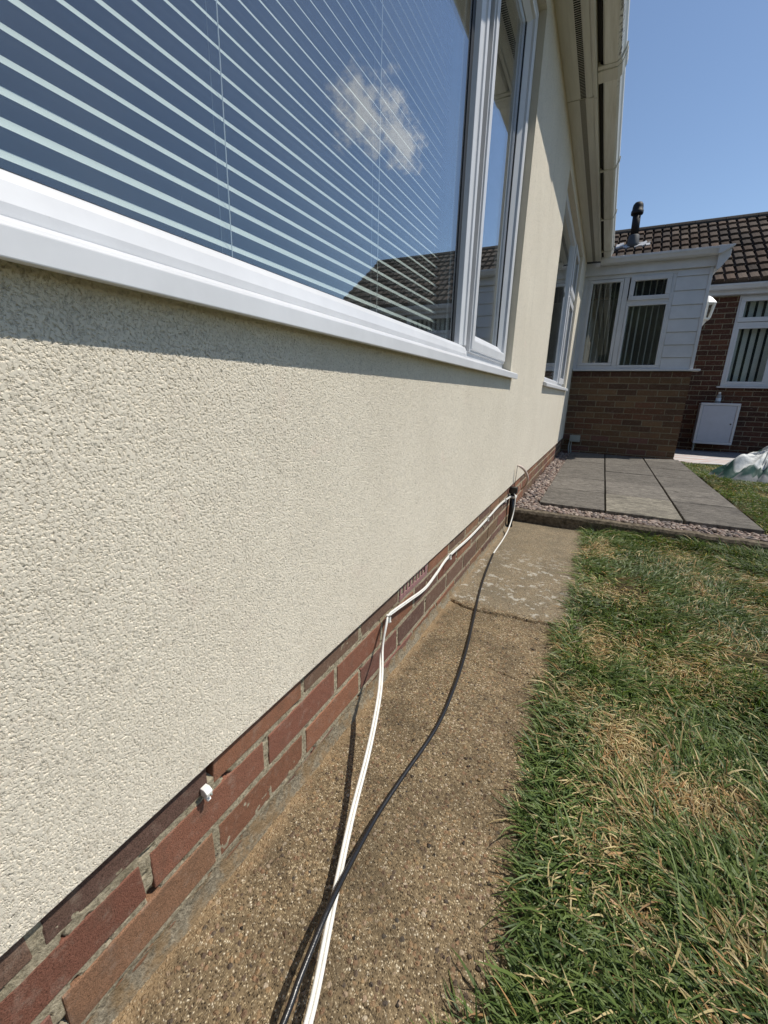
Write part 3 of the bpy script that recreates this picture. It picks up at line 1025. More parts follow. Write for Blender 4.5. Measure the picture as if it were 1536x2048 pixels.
def window_far():
    fr = MB()
    y0, y1, z0, z1 = 3.73, W2[1] - 0.004, 0.911, W2[3] - 0.02
    fr.prism([(-0.085, z0), (-0.028, z0), (-0.030, 0.940), (-0.056, 0.957), (-0.085, 0.957)], 'y', y0, y1)
    fr.prism([(-0.085, z1), (-0.028, z1), (-0.030, z1 - 0.04), (-0.056, z1 - 0.055), (-0.085, z1 - 0.055)], 'y', y0, y1)
    for a, b in ((y0, y0 + 0.055), (5.06, 5.115), (y1 - 0.05, y1)):
        fr.prism([(-0.085, a), (-0.056, a), (-0.03, a + 0.012), (-0.028, b - 0.012), (-0.056, b), (-0.085, b)], 'z', z0 + 0.02, z1 - 0.02)
    fr.box(-0.085, -0.03, 5.115, y1 - 0.03, 1.79, 1.84)
    f = fr.build("window", MT['pvc'], house, bevel=0.0015, label="far white window of the rendered wall with a small top vent")
    MB().box(-0.056, -0.048, y0 + 0.05, 5.07, 0.952, z1 - 0.05).build("pane", MT['glass'], f)
    for (sy0, sy1, sz0, sz1) in ((5.12, y1 - 0.006, 0.935, 1.79), (5.12, y1 - 0.006, 1.835, z1 - 0.012)):
        s = MB()
        w = 0.06
        s.box(-0.05, -0.014, sy0, sy1, sz0, sz0 + w); s.box(-0.05, -0.014, sy0, sy1, sz1 - w, sz1)
        s.box(-0.05, -0.0145, sy0, sy0 + w, sz0 + w, sz1 - w); s.box(-0.05, -0.0145, sy1 - w, sy1, sz0 + w, sz1 - w)
        s.build("sash", MT['pvc'], f, bevel=0.006)
        MB().box(-0.036, -0.030, sy0 + w - 0.005, sy1 - w + 0.005, sz0 + w - 0.005, sz1 - w + 0.005).build("sash_pane", MT['glass'], f)
    sl = MB().prism([(-0.085, 0.911), (-0.026, 0.911), (0.034, 0.890), (0.040, 0.886), (0.041, 0.864), (0.034, 0.863), (-0.085, 0.872)], 'y', 3.60, W2[1])
    for a, b in ((3.55, 3.60), (W2[1], W2[1] + 0.10)):
        sl.prism([(0.0125, 0.898), (0.034, 0.890), (0.040, 0.886), (0.041, 0.864), (0.034, 0.863), (0.0125, 0.870)], 'y', a, b)
    sl.build("sill", MT['pvc'], f, bevel=0.0012)
    # infill beside the frame
    MB().box(-0.085, -0.03, 3.604, 3.73, 0.872, W2[3]).build("side_panel", MT['pvc'], f)
    MB().box(-0.085, -0.03, 3.73, W2[1], W2[3] - 0.02, W2[3]).build("head_strip", MT['pvc'], f)


window_far()

# ------------------------------------------------------------------ venetian blind behind the large pane
blind = empty("venetian_blind", "white venetian blind with open tilted slats behind the large window pane", "blind")
T = math.radians(50)
WS, PITCH, XB = 0.0158, 0.0275, -0.105


def slat_mesh():
    n = 5
    vs, fs = [], []
    for yy in (-2.15, 1.60):
        for k in range(n):
            s = k / (n - 1)
            bow = 0.0012 * math.sin(math.pi * s)
            vs.append((-WS * s * math.cos(T) + bow * math.sin(T), yy, WS * s * math.sin(T) + bow * math.cos(T)))
    fs = [(k, k + 1, n + k + 1, n + k) for k in range(n - 1)]
    me = bpy.data.meshes.new("slat"); me.from_pydata(vs, [], fs)
    me.materials.append(MT['slat'])
    me.polygons.foreach_set('use_smooth', [True] * len(me.polygons))
    return me


sm = slat_mesh()
k = 0
while 0.984 + k * PITCH < 2.27:
    o = bpy.data.objects.new("slat", sm)
    link(o, blind)
    o.location = (XB + random.uniform(-.0008, .0008), 0.004 * random.uniform(-1, 1), 0.984 + k * PITCH + random.uniform(-.0010, .0010))
    o.rotation_euler = (random.uniform(-.0006, .0006), random.uniform(-.035, .035), 0)
    k += 1
for yy in (0.552, 1.035, 0.07, -0.42):
    c = MB().tube([(XB + 0.003, yy, 0.965), (XB + 0.003, yy, 2.29)], 0.0008, 6)
    c.build("ladder_cord", MT['cord'], blind)
    c = MB().tube([(XB - 0.013, yy - 0.004, 0.965), (XB - 0.013, yy - 0.004, 2.29)], 0.0007, 6)
    c.build("back_cord", plain("grey_cord", (0.35, 0.36, 0.38), 0.8), blind)
MB().box(XB - 0.02, XB + 0.01, -2.15, 1.52, 2.265, 2.295).build("head_rail", MT['slat'], blind)

# ------------------------------------------------------------------ porch at the end of the wall
porch = empty("porch", "flat roofed porch with brown brick base, white window and white cladding", "porch")
YP = 6.45
pc = []
for i in range(16):
    z1 = 1.127 - i * 0.075
    cols = BRICK_PORCH if i < 11 else BRICK_PORCH[:3] + BRICK_RED[3:]
    if i == 0: cols = [(0.10, 0.045, 0.032), (0.085, 0.045, 0.032)]
    pc.append((z1 - 0.065, z1, i % 2, cols))
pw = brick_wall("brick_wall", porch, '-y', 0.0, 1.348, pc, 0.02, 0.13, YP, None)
side = MB()
for i, (z0, z1, par, cols) in enumerate(pc):
    y = YP + 0.052 + (0.0 if par else 0.06)
    while y < 8.5:
        b = min(y + 0.216, 8.5)
        side.box(1.30, 1.348, y, b, z0, z1, 0, random.choice(BRICK_PORCH))
        y += 0.226
side.build("side_bricks", MT['brick'], pw, bevel=0.003, tint=True)
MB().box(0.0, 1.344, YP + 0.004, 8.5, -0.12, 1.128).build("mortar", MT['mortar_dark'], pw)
MB().box(0.015, 1.42, YP - 0.045, YP + 0.10, 1.133, 1.156).build("sill", MT['pvc_shade'], porch, bevel=0.003)
FX0, FX1, FZ0, FZ1 = 0.055, 1.003, 1.156, 2.262
YF = YP - 0.004


def pane_frame(mb, x0, x1, z0, z1, w, y0, y1):
    mb.box(x0, x1, y0, y1, z0, z0 + w); mb.box(x0, x1, y0, y1, z1 - w, z1)
    mb.box(x0, x0 + w, y0 + 0.0005, y1, z0 + w, z1 - w); mb.box(x1 - w, x1, y0 + 0.0005, y1, z0 + w, z1 - w)


fr = MB()
pane_frame(fr, FX0, FX1, FZ0, FZ1, 0.042, YF, YF + 0.06)
fr.box(0.462, 0.520, YF + 0.001, YF + 0.06, FZ0 + 0.042, FZ1 - 0.042)
fr.box(0.520, FX1 - 0.042, YF + 0.001, YF + 0.06, 1.925, 1.965)
pwin = fr.build("window", MT['pvc_shade'], porch, bevel=0.004)
sd = MB()
pane_frame(sd, 0.078, 0.458, 1.20, 2.215, 0.036, YF - 0.004, YF + 0.04)
pane_frame(sd, 0.522, 0.975, 1.176, 1.925, 0.030, YF - 0.003, YF + 0.04)
sd.build("light_frame", MT['pvc_shade'], pwin, bevel=0.004)
sd = MB()
pane_frame(sd, 0.532, 0.962, 1.955, 2.222, 0.050, YF - 0.016, YF + 0.03)
sd.build("vent_sash", MT['pvc_shade'], pwin, bevel=0.005)
for (a, b, c, d) in ((0.11, 0.43, 1.232, 2.18), (0.548, 0.95, 1.20, 1.90), (0.577, 0.917, 2.0, 2.177)):
    MB().box(a, b, YF + 0.012, YF + 0.018, c, d).build("pane", MT['glass'], pwin)
# cladding and corner trim: shiplap boards with a tilt
cl = MB()
zt = 2.262
edges = [2.262, 2.186, 2.034, 1.879, 1.728, 1.582, 1.437, 1.292, 1.156]
for z1, z0 in zip(edges[:-1], edges[1:]):
    cl.prism([(YP - 0.012, z0), (YP - 0.001, z1 - 0.006), (YP + 0.004, z1 - 0.004), (YP + 0.004, z1), (YP + 0.05, z1), (YP + 0.05, z0)], 'x', 1.003, 1.318)
cl.build("cladding", MT['pvc_shade'], porch)
ct = MB()
ct.box(1.312, 1.345, YP - 0.018, YP + 0.03, 1.156, 2.262)
ct.box(1.330, 1.352, YP + 0.03, 8.5, 1.133, 2.262)
ct.build("corner_trim", MT['pvc_shade'], porch, bevel=0.002)
ct = MB().box(0.0, 0.054, YP - 0.006, YP + 0.05, 1.156, 2.262)
ct.build("side_trim", MT['pvc_shade'], porch, bevel=0.002)
# deep fascia, boxed corner, gutter and flat roof
fa = MB()
fa.box(0.0, 1.352, YP - 0.035, YP + 0.02, 2.262, 2.405)
fa.box(1.352, 1.40, YP - 0.03, 8.5, 2.245, 2.405)
fa.prism([(1.352, 2.205), (1.385, 2.215), (1.46, 2.33), (1.46, 2.40), (1.352, 2.40)], 'y', YP - 0.10, YP - 0.037)
fa.build("fascia", MT['pvc_shade'], porch, bevel=0.003)
pg = MB()
gp2 = [(6.412, 2.43), (6.412, 2.372), (6.402, 2.360), (6.345, 2.360), (6.328, 2.372), (6.318, 2.398), (6.308, 2.412), (6.306, 2.434),
       (6.312, 2.434), (6.314, 2.414), (6.323, 2.401), (6.334, 2.376), (6.348, 2.366), (6.400, 2.366), (6.406, 2.374), (6.406, 2.43)]
pg.prism(gp2, 'x', 0.17, 1.335)
pgo = pg.build("gutter", MT['pvc_shade'], porch, bevel=0.001)
pe = MB().prism([(1.338, 2.355), (1.37, 2.36), (1.44, 2.405), (1.478, 2.425), (1.478, 2.436), (1.338, 2.438)], 'y', 6.302, 6.414)
pe.build("gutter_end", MT['pvc_shade'], pgo, bevel=0.003)
for xx in (0.40, 1.12, 1.325):
    o2 = [(y - 0.004 if y < 6.36 else y + 0.003, z - 0.004) for (y, z) in gp2[:8]]
    MB().prism(o2 + [(6.309, 2.4345), (6.313, 2.412), (6.3235, 2.3985), (6.333, 2.3735), (6.347, 2.3615), (6.4015, 2.3615), (6.411, 2.372), (6.4115, 2.43)], 'x', xx, xx + 0.022).build("gutter_bracket", MT['pvc_shade'], pgo)
MB().box(0.0, 1.42, YP - 0.03, 8.5, 2.406, 2.44).build("roof", MT['felt'], porch)
pr = MB()
pr.box(0.02, 1.32, 7.9, 8.0, 1.13, 2.26); pr.box(0.02, 1.32, YP + 0.1, 8.0, 1.129, 1.132)
pr.build("inner_room", plain("pale_room_wall", (0.42, 0.40, 0.37), 0.9), porch)


def louvres(name, label, xs, y, z0, z1, width, ang, group=None):
    root = empty(name, label, "blind", group=group)
    me = None
    for x in xs:
        if me is None:
            mb = MB()
            dx, dy = 0.5 * width * math.cos(ang), 0.5 * width * math.sin(ang)
            mb.add([(-dx, -dy, z0), (dx, dy, z0), (dx, dy, z1), (-dx, -dy, z1),
                    (-dx + .001, -dy + .001, z0), (dx + .001, dy + .001, z0), (dx + .001, dy + .001, z1), (-dx + .001, -dy + .001, z1)],
                   [(0, 1, 2, 3), (7, 6, 5, 4), (0, 4, 5, 1), (1, 5, 6, 2), (2, 6, 7, 3), (3, 7, 4, 0)])
            o = mb.build("louvre", MT['louvre'], root)
            me = o.data
        else:
            o = link(bpy.data.objects.new("louvre", me), root)
        o.location = (x, y + random.uniform(-.004, .004), 0)
        o.rotation_euler = (0, 0, random.uniform(-0.07, 0.07))
    return root


louvres("vertical_blind", "vertical blind of thin turned strips in the tall left light of the porch window", [0.135, 0.20, 0.265, 0.33, 0.375, 0.42], YP + 0.10, 1.24, 2.2, 0.07, math.radians(85))
louvres("vertical_blind", "vertical blind of thin turned strips in the right light of the porch window", [0.56, 0.61, 0.68, 0.755, 0.82, 0.885, 0.945], YP + 0.10, 1.20, 2.2, 0.075, math.radians(79))

# ------------------------------------------------------------------ wing of the house behind the porch
wing = empty("house_wing", "red brick wing with dark tiled roof and black flue behind the porch", "house")
YW = 8.5
wc = []
for i in range(31):
    z1 = 2.30 - i * 0.075
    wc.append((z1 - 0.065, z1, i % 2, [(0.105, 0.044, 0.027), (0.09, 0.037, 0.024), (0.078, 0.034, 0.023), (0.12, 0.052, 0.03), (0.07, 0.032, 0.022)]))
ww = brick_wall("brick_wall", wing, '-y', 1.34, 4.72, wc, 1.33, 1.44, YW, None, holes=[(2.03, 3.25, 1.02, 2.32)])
core = MB()
core.box(1.30, 2.03, YW + 0.004, YW + 0.2, -0.1, 2.45); core.box(3.25, 4.71, YW + 0.004, YW + 0.2, -0.1, 2.45)
core.box(2.03, 3.25, YW + 0.004, YW + 0.2, -0.1, 1.015); core.box(2.03, 3.25, YW + 0.004, YW + 0.2, 2.30, 2.45)
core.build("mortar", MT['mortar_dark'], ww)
gab = MB()
gab.prism([(YW + 0.2, -0.1), (YW + 0.2, 2.40), (10.35, 3.70), (12.3, 2.40), (12.3, -0.1)], 'x', 4.60, 4.72)
gab.box(-3.0, 4.6, 12.2, 12.3, -0.1, 2.4)
gab.build("gable", MT['mortar'], wing)
# roof of interlocking tiles
TP = math.tan(math.radians(35))
RY, RZ = 8.35, 2.47
L = (10.35 - RY) / math.cos(math.radians(35))
sl_d = Vector((0, math.cos(math.radians(35)), math.sin(math.radians(35))))
sl_n = Vector((0, -math.sin(math.radians(35)), math.cos(math.radians(35))))
tl = MB()
ncr = 10
ga = L / ncr
TW = 0.137
wprof = [(0.0, -0.006), (0.010, 0.024), (0.055, 0.030), (0.108, 0.027), (0.120, -0.006), (0.137, -0.006)]
x_l, x_r = -2.6, 4.9
for r in range(ncr):
    x = x_l + (TW if r % 2 else 0.0)
    while x < x_r - 0.10:
        q = random.uniform(0.65, 1.3)
        base = random.choice([(0.088, 0.068, 0.054), (0.108, 0.084, 0.066), (0.080, 0.065, 0.055), (0.10, 0.072, 0.055)])
        t = tuple(c * q for c in base)
        s0, s1 = r * ga - 0.006, (r + 1) * ga + 0.03
        vs = []
        for s, lift in ((s0, 0.034), (s1, 0.0)):
            for (dx, h) in wprof:
                p = Vector((min(x + dx, x_r), RY, RZ)) + sl_d * s + sl_n * (h + lift + random.uniform(-.001, .001))
                vs.append(tuple(p))
        n = len(wprof)
        for (dx, h) in wprof:     # lower edge
            p = Vector((min(x + dx, x_r), RY, RZ)) + sl_d * s0 + sl_n * (-0.004)
            vs.append(tuple(p))
        fs = [(i, i + 1, n + i + 1, n + i) for i in range(n - 1)] + [(2 * n + i, 2 * n + i + 1, i + 1, i) for i in range(n - 1)]
        tl.add(vs, fs, 0, t)
        x += TW
wroof = tl.build("roof", MT['tile'], wing, tint=True, fix=False)
rb = MB()
rb.prism([(RY, RZ - 0.005), (10.35, RZ - 0.005 + (10.35 - RY) * TP), (12.4, RZ), (12.4, RZ - 0.05), (10.35, RZ - 0.05 + (10.35 - RY) * TP), (RY, RZ - 0.05)], 'x', x_l, x_r - 0.002)
rb.build("roof_deck", MT['felt'], wroof)
rg = MB()
x = x_l
rzz = RZ + (10.35 - RY) * TP + 0.0
while x < x_r:
    pts = [(10.35 - 0.115 * math.cos(a), rzz - 0.03 + 0.10 * math.sin(a)) for a in np.linspace(0, math.pi, 9)]
    q = random.uniform(0.8, 1.15)
    rg.prism(pts, 'x', x, min(x + 0.444, x_r), 0, (0.055 * q, 0.05 * q, 0.045 * q))
    x += 0.45
rg.build("ridge", MT['tile'], wroof, tint=True)
MB().box(1.36, 4.9, 8.40, 8.416, 2.315, 2.47).build("fascia", MT['pvc_shade'], wing, bevel=0.002)
MB().box(1.36, 4.9, 8.416, 8.498, 2.315, 2.33).build("soffit", MT['pvc_shade'], wing)
wg = MB()
gp3 = [(y + 8.0 - 6.008, z + 0.01) for (y, z) in gp2]
wg.prism([(y, z) for (y, z) in gp3], 'x', 1.40, 4.9)
wgo = wg.build("gutter", MT['pvc_shade'], wing, bevel=0.001)
for xx in (2.42, 3.4, 4.4):
    o2 = [(y - 0.004 if y < 8.35 else y + 0.003, z - 0.004) for (y, z) in gp3[:8]]
    MB().prism(o2 + [(y, z - 0.001) for (y, z) in gp3[:8][::-1]], 'x', xx, xx + 0.05).build("gutter_bracket", MT['pvc_shade'], wgo)
# window of the wing
fr = MB()
WX0, WX1, WZ0, WZ1 = 2.032, 3.25, 1.022, 2.312
pane_frame(fr, WX0, WX1, WZ0, WZ1, 0.045, YW + 0.0, YW + 0.07)
fr.box(WX0 + 0.045, WX1 - 0.045, YW + 0.001, YW + 0.07, 1.885, 1.94)
fr.box(2.555, 2.625, YW + 0.002, YW + 0.07, WZ0 + 0.045, 1.885)
wwin = fr.build("window", MT['pvc_shade'], wing, bevel=0.004)
sd = MB()
pane_frame(sd, 2.05, 3.23, 1.945, 2.29, 0.062, YW - 0.014, YW + 0.04)
sd.build("vent_sash", MT['pvc_shade'], wwin, bevel=0.005)
sd = MB()
pane_frame(sd, 2.072, 2.565, 1.062, 1.885, 0.034, YW - 0.003, YW + 0.04)
pane_frame(sd, 2.618, 3.21, 1.062, 1.885, 0.034, YW - 0.003, YW + 0.04)
sd.build("light_frame", MT['pvc_shade'], wwin, bevel=0.004)
for (a, b, c, d) in ((2.10, 2.54, 1.09, 1.86), (2.64, 3.18, 1.09, 1.86), (2.11, 3.17, 2.0, 2.235)):
    MB().box(a, b, YW + 0.012, YW + 0.018, c, d).build("pane", MT['glass'], wwin)
MB().box(1.985, 3.30, YW - 0.05, YW + 0.1, 1.0, 1.021).build("sill", MT['pvc_shade'], wwin, bevel=0.003)
MB().box(1.6, 4.5, 9.6, 9.7, 0.0, 2.4).build("inner_room", MT['dark'], wing)
louvres("vertical_blind", "vertical blind of broad pale strips in the window of the red brick wing", [2.13 + 0.098 * k for k in range(11)], YW + 0.13, 1.06, 2.26, 0.072, math.radians(18))
# flue
fl = MB()
fx, fy = 0.505, 9.73
fl.tube([(fx, fy, 3.62), (fx - 0.012, fy, 4.0)], [0.066, 0.064], 18)
flue = fl.build("flue", MT['mattblack'], wing, smooth=True)
cw = MB().lathe([(0.094, 3.965), (0.099, 3.98), (0.099, 4.02), (0.088, 4.027), (0.086, 4.08), (0.078, 4.12), (0.055, 4.15), (0.0, 4.158)], fx - 0.012, fy, 18)
cw.build("cowl", MT['mattblack'], flue, smooth=True)
cl_ = MB().lathe([(0.11, 3.42), (0.094, 3.50), (0.086, 3.63), (0.077, 3.64)], fx, fy, 18)
cl_.build("collar", plain("grey_rubber", (0.06, 0.065, 0.07), 0.6), flue, smooth=True)
ld = MB()
for k in range(9):
    x = fx - 0.27 + 0.06 * k
    p0 = Vector((x, RY, RZ)) + sl_d * (1.60 + random.uniform(-.05, .05)) + sl_n * 0.058
    p1 = Vector((x + 0.062, RY, RZ)) + sl_d * (1.60 + random.uniform(-.05, .05)) + sl_n * (0.058 + random.uniform(-.012, .012))
    q1, q0 = p1 + sl_d * 0.15, p0 + sl_d * 0.15
    ld.add([p0, p1, q1, q0, p0 - sl_n * .03, p1 - sl_n * .03, q1 - sl_n * .03, q0 - sl_n * .03], [(0, 1, 2, 3), (0, 4, 5, 1), (1, 5, 6, 2), (2, 6, 7, 3), (3, 7, 4, 0)])
ld.build("lead_apron", MT['lead'], flue)

# ------------------------------------------------------------------ small things by the porch and wing
lan = empty("wall_lantern", "white half lantern wall lamp behind the corner of the porch", "lamp")
lx0, ly0 = 1.497, 7.5
hexa = lambda r, z: [(lx0 + r * math.cos(math.pi / 6 + k * math.pi / 3), ly0 + r * math.sin(math.pi / 6 + k * math.pi / 3), z) for k in range(6)]


def hex_stack(mb, levels):
    vs = []
    for r, z in levels: vs += hexa(r, z)
    fs = []
    for i in range(len(levels) - 1):
        for k in range(6):
            fs.append((i * 6 + k, i * 6 + (k + 1) % 6, (i + 1) * 6 + (k + 1) % 6, (i + 1) * 6 + k))
    fs += [tuple(range(6))[::-1], tuple((len(levels) - 1) * 6 + k for k in range(6))]
    return mb.add(vs, fs)


cap_ = hex_stack(MB(), [(0.118, 2.05), (0.112, 2.062), (0.075, 2.10), (0.05, 2.125), (0.03, 2.14), (0.012, 2.15)])
cap_.build("cap", MT['lamp_white'], lan, bevel=0.002)
fr = MB()
hex_stack(fr, [(0.062, 1.845), (0.075, 1.858), (0.075, 1.872), (0.06, 1.874)])
for k in range(6):
    a = math.pi / 6 + k * math.pi / 3
    fr.tube([(lx0 + 0.068 * math.cos(a), ly0 + 0.068 * math.sin(a), 1.87), (lx0 + 0.098 * math.cos(a), ly0 + 0.098 * math.sin(a), 2.052)], 0.012, 8)
fr.build("frame", MT['lamp_white'], lan)
gl = MB()
vs = hexa(0.062, 1.873) + hexa(0.092, 2.05)
gl.add(vs, [(k, (k + 1) % 6, 6 + (k + 1) % 6, 6 + k) for k in range(6)])
gl.build("glass", MT['lamp_glass'], lan)
br = MB().tube([(lx0, ly0, 1.85), (lx0 - 0.02, ly0, 1.80), (lx0 - 0.07, ly0, 1.78), (1.36, ly0, 1.79)], [0.04, 0.032, 0.024, 0.028], 10)
br.box(1.353, 1.368, ly0 - 0.05, ly0 + 0.05, 1.76, 1.96)
br.build("bracket", MT['lamp_white'], lan, smooth=False)

mtb = empty("meter_box", "white plastic meter box fixed low on the red brick wall", "meter box")
mb = MB()
mb.box(1.815, 2.30, 8.30, 8.498, 0.150, 0.762)
mb.build("box", MT['meter'], mtb, bevel=0.006)
dr = MB(); pane_frame(dr, 1.808, 2.307, 0.143, 0.770, 0.036, 8.282, 8.302)
dr.build("rim", MT['pvc_shade'], mtb, bevel=0.006)
MB().box(1.848, 2.268, 8.290, 8.301, 0.182, 0.731).build("door", MT['meter'], mtb, bevel=0.004)
lk = MB().tube([(2.235, 8.291, 0.46), (2.235, 8.284, 0.46)], 0.011, 12)
lk.build("lock", MT['black'], mtb)
MB().tube([(1.835, 8.34, -0.02), (1.835, 8.34, 0.152)], 0.014, 10).build("pipe", MT['grey'], mtb)
bt = MB().lathe([(0.030, 0.764), (0.034, 0.770), (0.034, 0.86), (0.030, 0.885), (0.016, 0.905), (0.014, 0.915)], 2.03, 8.385, 16)
bottle = empty("bottle", "clear plastic bottle with white cap standing on the meter box", "bottle")
bt.build("body", MT['bottle'], bottle, smooth=True)
MB().lathe([(0.017, 0.912), (0.017, 0.932), (0.014, 0.934)], 2.03, 8.385, 12).build("cap", MT['lamp_white'], bottle)
MB().lathe([(0.0345, 0.80), (0.0345, 0.845)], 2.03, 8.385, 16).build("label_band", plain("pale_blue_band", (0.5, 0.6, 0.7), 0.5), bottle)

jb = empty("junction_box", "small grey electrical box low on the brown brick porch wall", "junction box")
MB().box(0.105, 0.228, YP - 0.055, YP, 0.212, 0.293).build("box", MT['grey'], jb, bevel=0.006)
MB().box(0.101, 0.232, YP - 0.062, YP - 0.056, 0.208, 0.297).build("lid", MT['grey'], jb, bevel=0.004)
for xx, yy in ((0.105, 0.02), (0.13, 0.0)):
    MB().tube(smooth_path([(xx, YP - 0.03, 0.215), (xx - 0.004, YP - 0.03 - yy, 0.13), (xx + 0.012, YP - 0.04 - yy, 0.03)], 5), 0.0085, 8).build("conduit_tail", MT['grey'], jb)

# striped sheet lying on the step beyond the patio corner
sh = []
nx, ny = 30, 40
for i in range(nx):
    for j in range(ny):
        x = 1.36 + 0.95 * i / (nx - 1); y = 6.50 + 0.98 * j / (ny - 1)
        z = 0.032 + 0.012 * mnoise.noise((x * 2.2, y * 5, 0)) + 0.004 * mnoise.noise((x * 9, y * 14, 3))
        if i == 0: z += 0.03
        sh.append((x, y, z))
ds = mesh_np("dust_sheet", np.array(sh), grid_faces(nx, ny), MT['sheet'], smooth=True)
md = ds.modifiers.new('Solidify', 'SOLIDIFY'); md.thickness = 0.006; md.offset = 0
tag(ds, "pale sheet with faint pink stripes spread on the ground past the patio", "sheet")


def sack(name, label, centre, plan, height, rot, seed, apex, band):
    """Slumped half-empty bag: a low skirt, folds running up to a gathered peak."""
    nt, nr = 84, 20
    V, C = [], []
    for i in range(nt):
        a = 2 * math.pi * i / nt
        na = mnoise.noise((math.cos(a) * 1.3 + seed, math.sin(a) * 1.3, seed))
        rad = 1 + 0.22 * na + 0.07 * mnoise.noise((math.cos(a) * 4, math.sin(a) * 4, seed))
        for j in range(nr + 3):
            if j <= nr:
                r = j / nr
                z = height * (1 - r ** 0.9) ** 1.15 + 0.085 * (1 - r ** 5)
                fold = abs(mnoise.noise((math.cos(a) * 3.2 + seed, math.sin(a) * 3.2, r * 0.9))) * 2.2 - 0.5
                fold += 0.6 * (abs(mnoise.noise((math.cos(a) * 8 + r * 2, math.sin(a) * 8, seed + r * 3))) * 2 - 0.5)
                z += fold * 0.075 * (r * (1 - r) * 4) ** 0.7
                rr = r
            else:
                z = 0.05 - 0.045 * (j - nr) + 0.01 * na
                rr = 1.0 + 0.03 * (1 if j == nr + 1 else -2)
            x = plan[0] * rad * rr * math.cos(a) + apex[0] * (1 - rr)
            y = plan[1] * rad * rr * math.sin(a) + apex[1] * (1 - rr)
            V.append(Vector((x, y, max(z, 0.0))))
            t = rr + 0.22 * mnoise.noise((math.cos(a) * 1.7, math.sin(a) * 1.7, seed + 7)) + 0.05 * mnoise.noise((x * 20, y * 20, seed))
            w = (0.60, 0.62, 0.61)
            if band[0] < t < band[1]: w = (0.025, 0.075, 0.062)
            elif t >= band[1]: w = (0.27, 0.28, 0.28)
            C.append(w)
    M3 = Matrix.Rotation(rot, 3, 'Z')
    m = nr + 3
    V = np.array([tuple(M3 @ p + Vector(centre)) for p in V])
    F = [(i * m + j, ((i + 1) % nt) * m + j, ((i + 1) % nt) * m + j + 1, i * m + j + 1) for i in range(nt) for j in range(m - 1)]
    o = mesh_np(name, V, np.array(F)[:, ::-1], MT['sack'], smooth=False, tint=np.array(C))
    return tag(o, label, "sack")


sack("rubble_sack", "crumpled white plastic rubble sack with dark green band lying in front on the lawn", (1.94, 5.47, 0.01), (0.43, 0.29), 0.24, math.radians(12), 3.3, (0.06, 0.02), (0.60, 0.84))
sack("rubble_sack", "second white and green rubble sack standing up behind the flatter one", (2.17, 5.86, 0.01), (0.32, 0.27), 0.32, math.radians(70), 8.1, (0.0, 0.03), (0.42, 0.66))

# unseen row of conifers added behind the camera to darken the porch pane reflections
hx = np.arange(-3.0, 12.01, 0.12); hz_ = np.arange(-0.15, 5.81, 0.12)
HX, HZ = np.meshgrid(hx, hz_, indexing='ij')
HY = -9.0 + 0.9 * (vnoise(HX * 1.1, HZ * 0.8, 101) - 0.5) + 0.5 * (vnoise(HX * 3.3, HZ * 3.3, 102) - 0.5) + 0.35 * (rng.random(HX.shape) - 0.5)
HY -= 0.10 * np.maximum(0, HZ - 4.6) ** 2
HZ2 = HZ + (HZ > 5.6) * 0.7 * (vnoise(HX * 2.0, HX * 0, 103) - 0.5)
HB = HY - 1.6
hv_ = np.concatenate([np.stack([HX, HY, HZ2], -1).reshape(-1, 3), np.stack([HX, HB, HZ2], -1).reshape(-1, 3)])
f1 = grid_faces(len(hx), len(hz_)); f2 = f1[:, ::-1] + HX.size
nz_ = len(hz_); top_ = np.arange(len(hx) - 1) * nz_ + nz_ - 1
f3 = np.stack([top_, top_ + nz_, top_ + nz_ + HX.size, top_ + HX.size], 1)
a_ = Mat("added_hedge_leaf", (0.03, 0.05, 0.02), 0.8, 0.2)
a_.color(a_.ramp(a_.noise(9, 6, 0.75), [(0.3, (0.010, 0.016, 0.007)), (0.55, (0.030, 0.048, 0.018)), (0.75, (0.06, 0.085, 0.03))]))
a_.bump(a_.noise(16, 6, 0.8), 0.2, 1.0)
added_hedge = mesh_np("added_hedge", hv_, np.concatenate([f1, f2, f3]), a_.m)
tag(added_hedge, "unseen dark conifer screen added for the porch panes to reflect", "added_hedge")

# ------------------------------------------------------------------ cables
wp = [(0.0145, 2.660, 0.176), (0.0145, 2.36, 0.197), (0.0145, 2.03, 0.190), (0.0145, 1.72, 0.186), (0.0145, 1.431, 0.196), (0.0145, 1.30, 0.178), (0.0145, 1.19, 0.166), (0.0145, 1.05, 0.184),
      (0.0145, 0.96, 0.197), (0.0150, 0.918, 0.200), (0.020, 0.892, 0.182), (0.027, 0.858, 0.134), (0.055, 0.80, 0.108), (0.083, 0.733, 0.092), (0.118, 0.623, 0.064), (0.148, 0.504, 0.030), (0.191, 0.382, 0.030), (0.226, 0.290, 0.036), (0.240, 0.245, 0.037), (0.275, 0.12, 0.03), (0.33, -0.1, 0.02), (0.4, -0.4, 0.02)]
sp = smooth_path(wp, 9)
wc_ = MB()
# twin flat cable: two cores side by side
offs = []
for i, p in enumerate(sp):
    t = (sp[min(i + 1, len(sp) - 1)] - sp[max(i - 1, 0)]).normalized()
    on_wall = max(0.0, min(1.0, (p.y - 0.80) / 0.10))
    side_g = t.cross(Vector((0, 0, 1))).normalized()
    side_w = Vector((0, 0, 1)) - t * t.z
    s = (side_g * (1 - on_wall) + side_w.normalized() * on_wall * (-1 if side_g.x < 0 else 1))
    offs.append(s.normalized() * 0.0028)
wc_.tube([p + o for p, o in zip(sp, offs)], 0.0031, 10)
wc_.tube([p - o for p, o in zip(sp, offs)], 0.0031, 10)
wcab = wc_.build("white_cable", MT['white_cab'], smooth=True)
tag(wcab, "white twin cable clipped along the brick base and trailing onto the path", "cable")

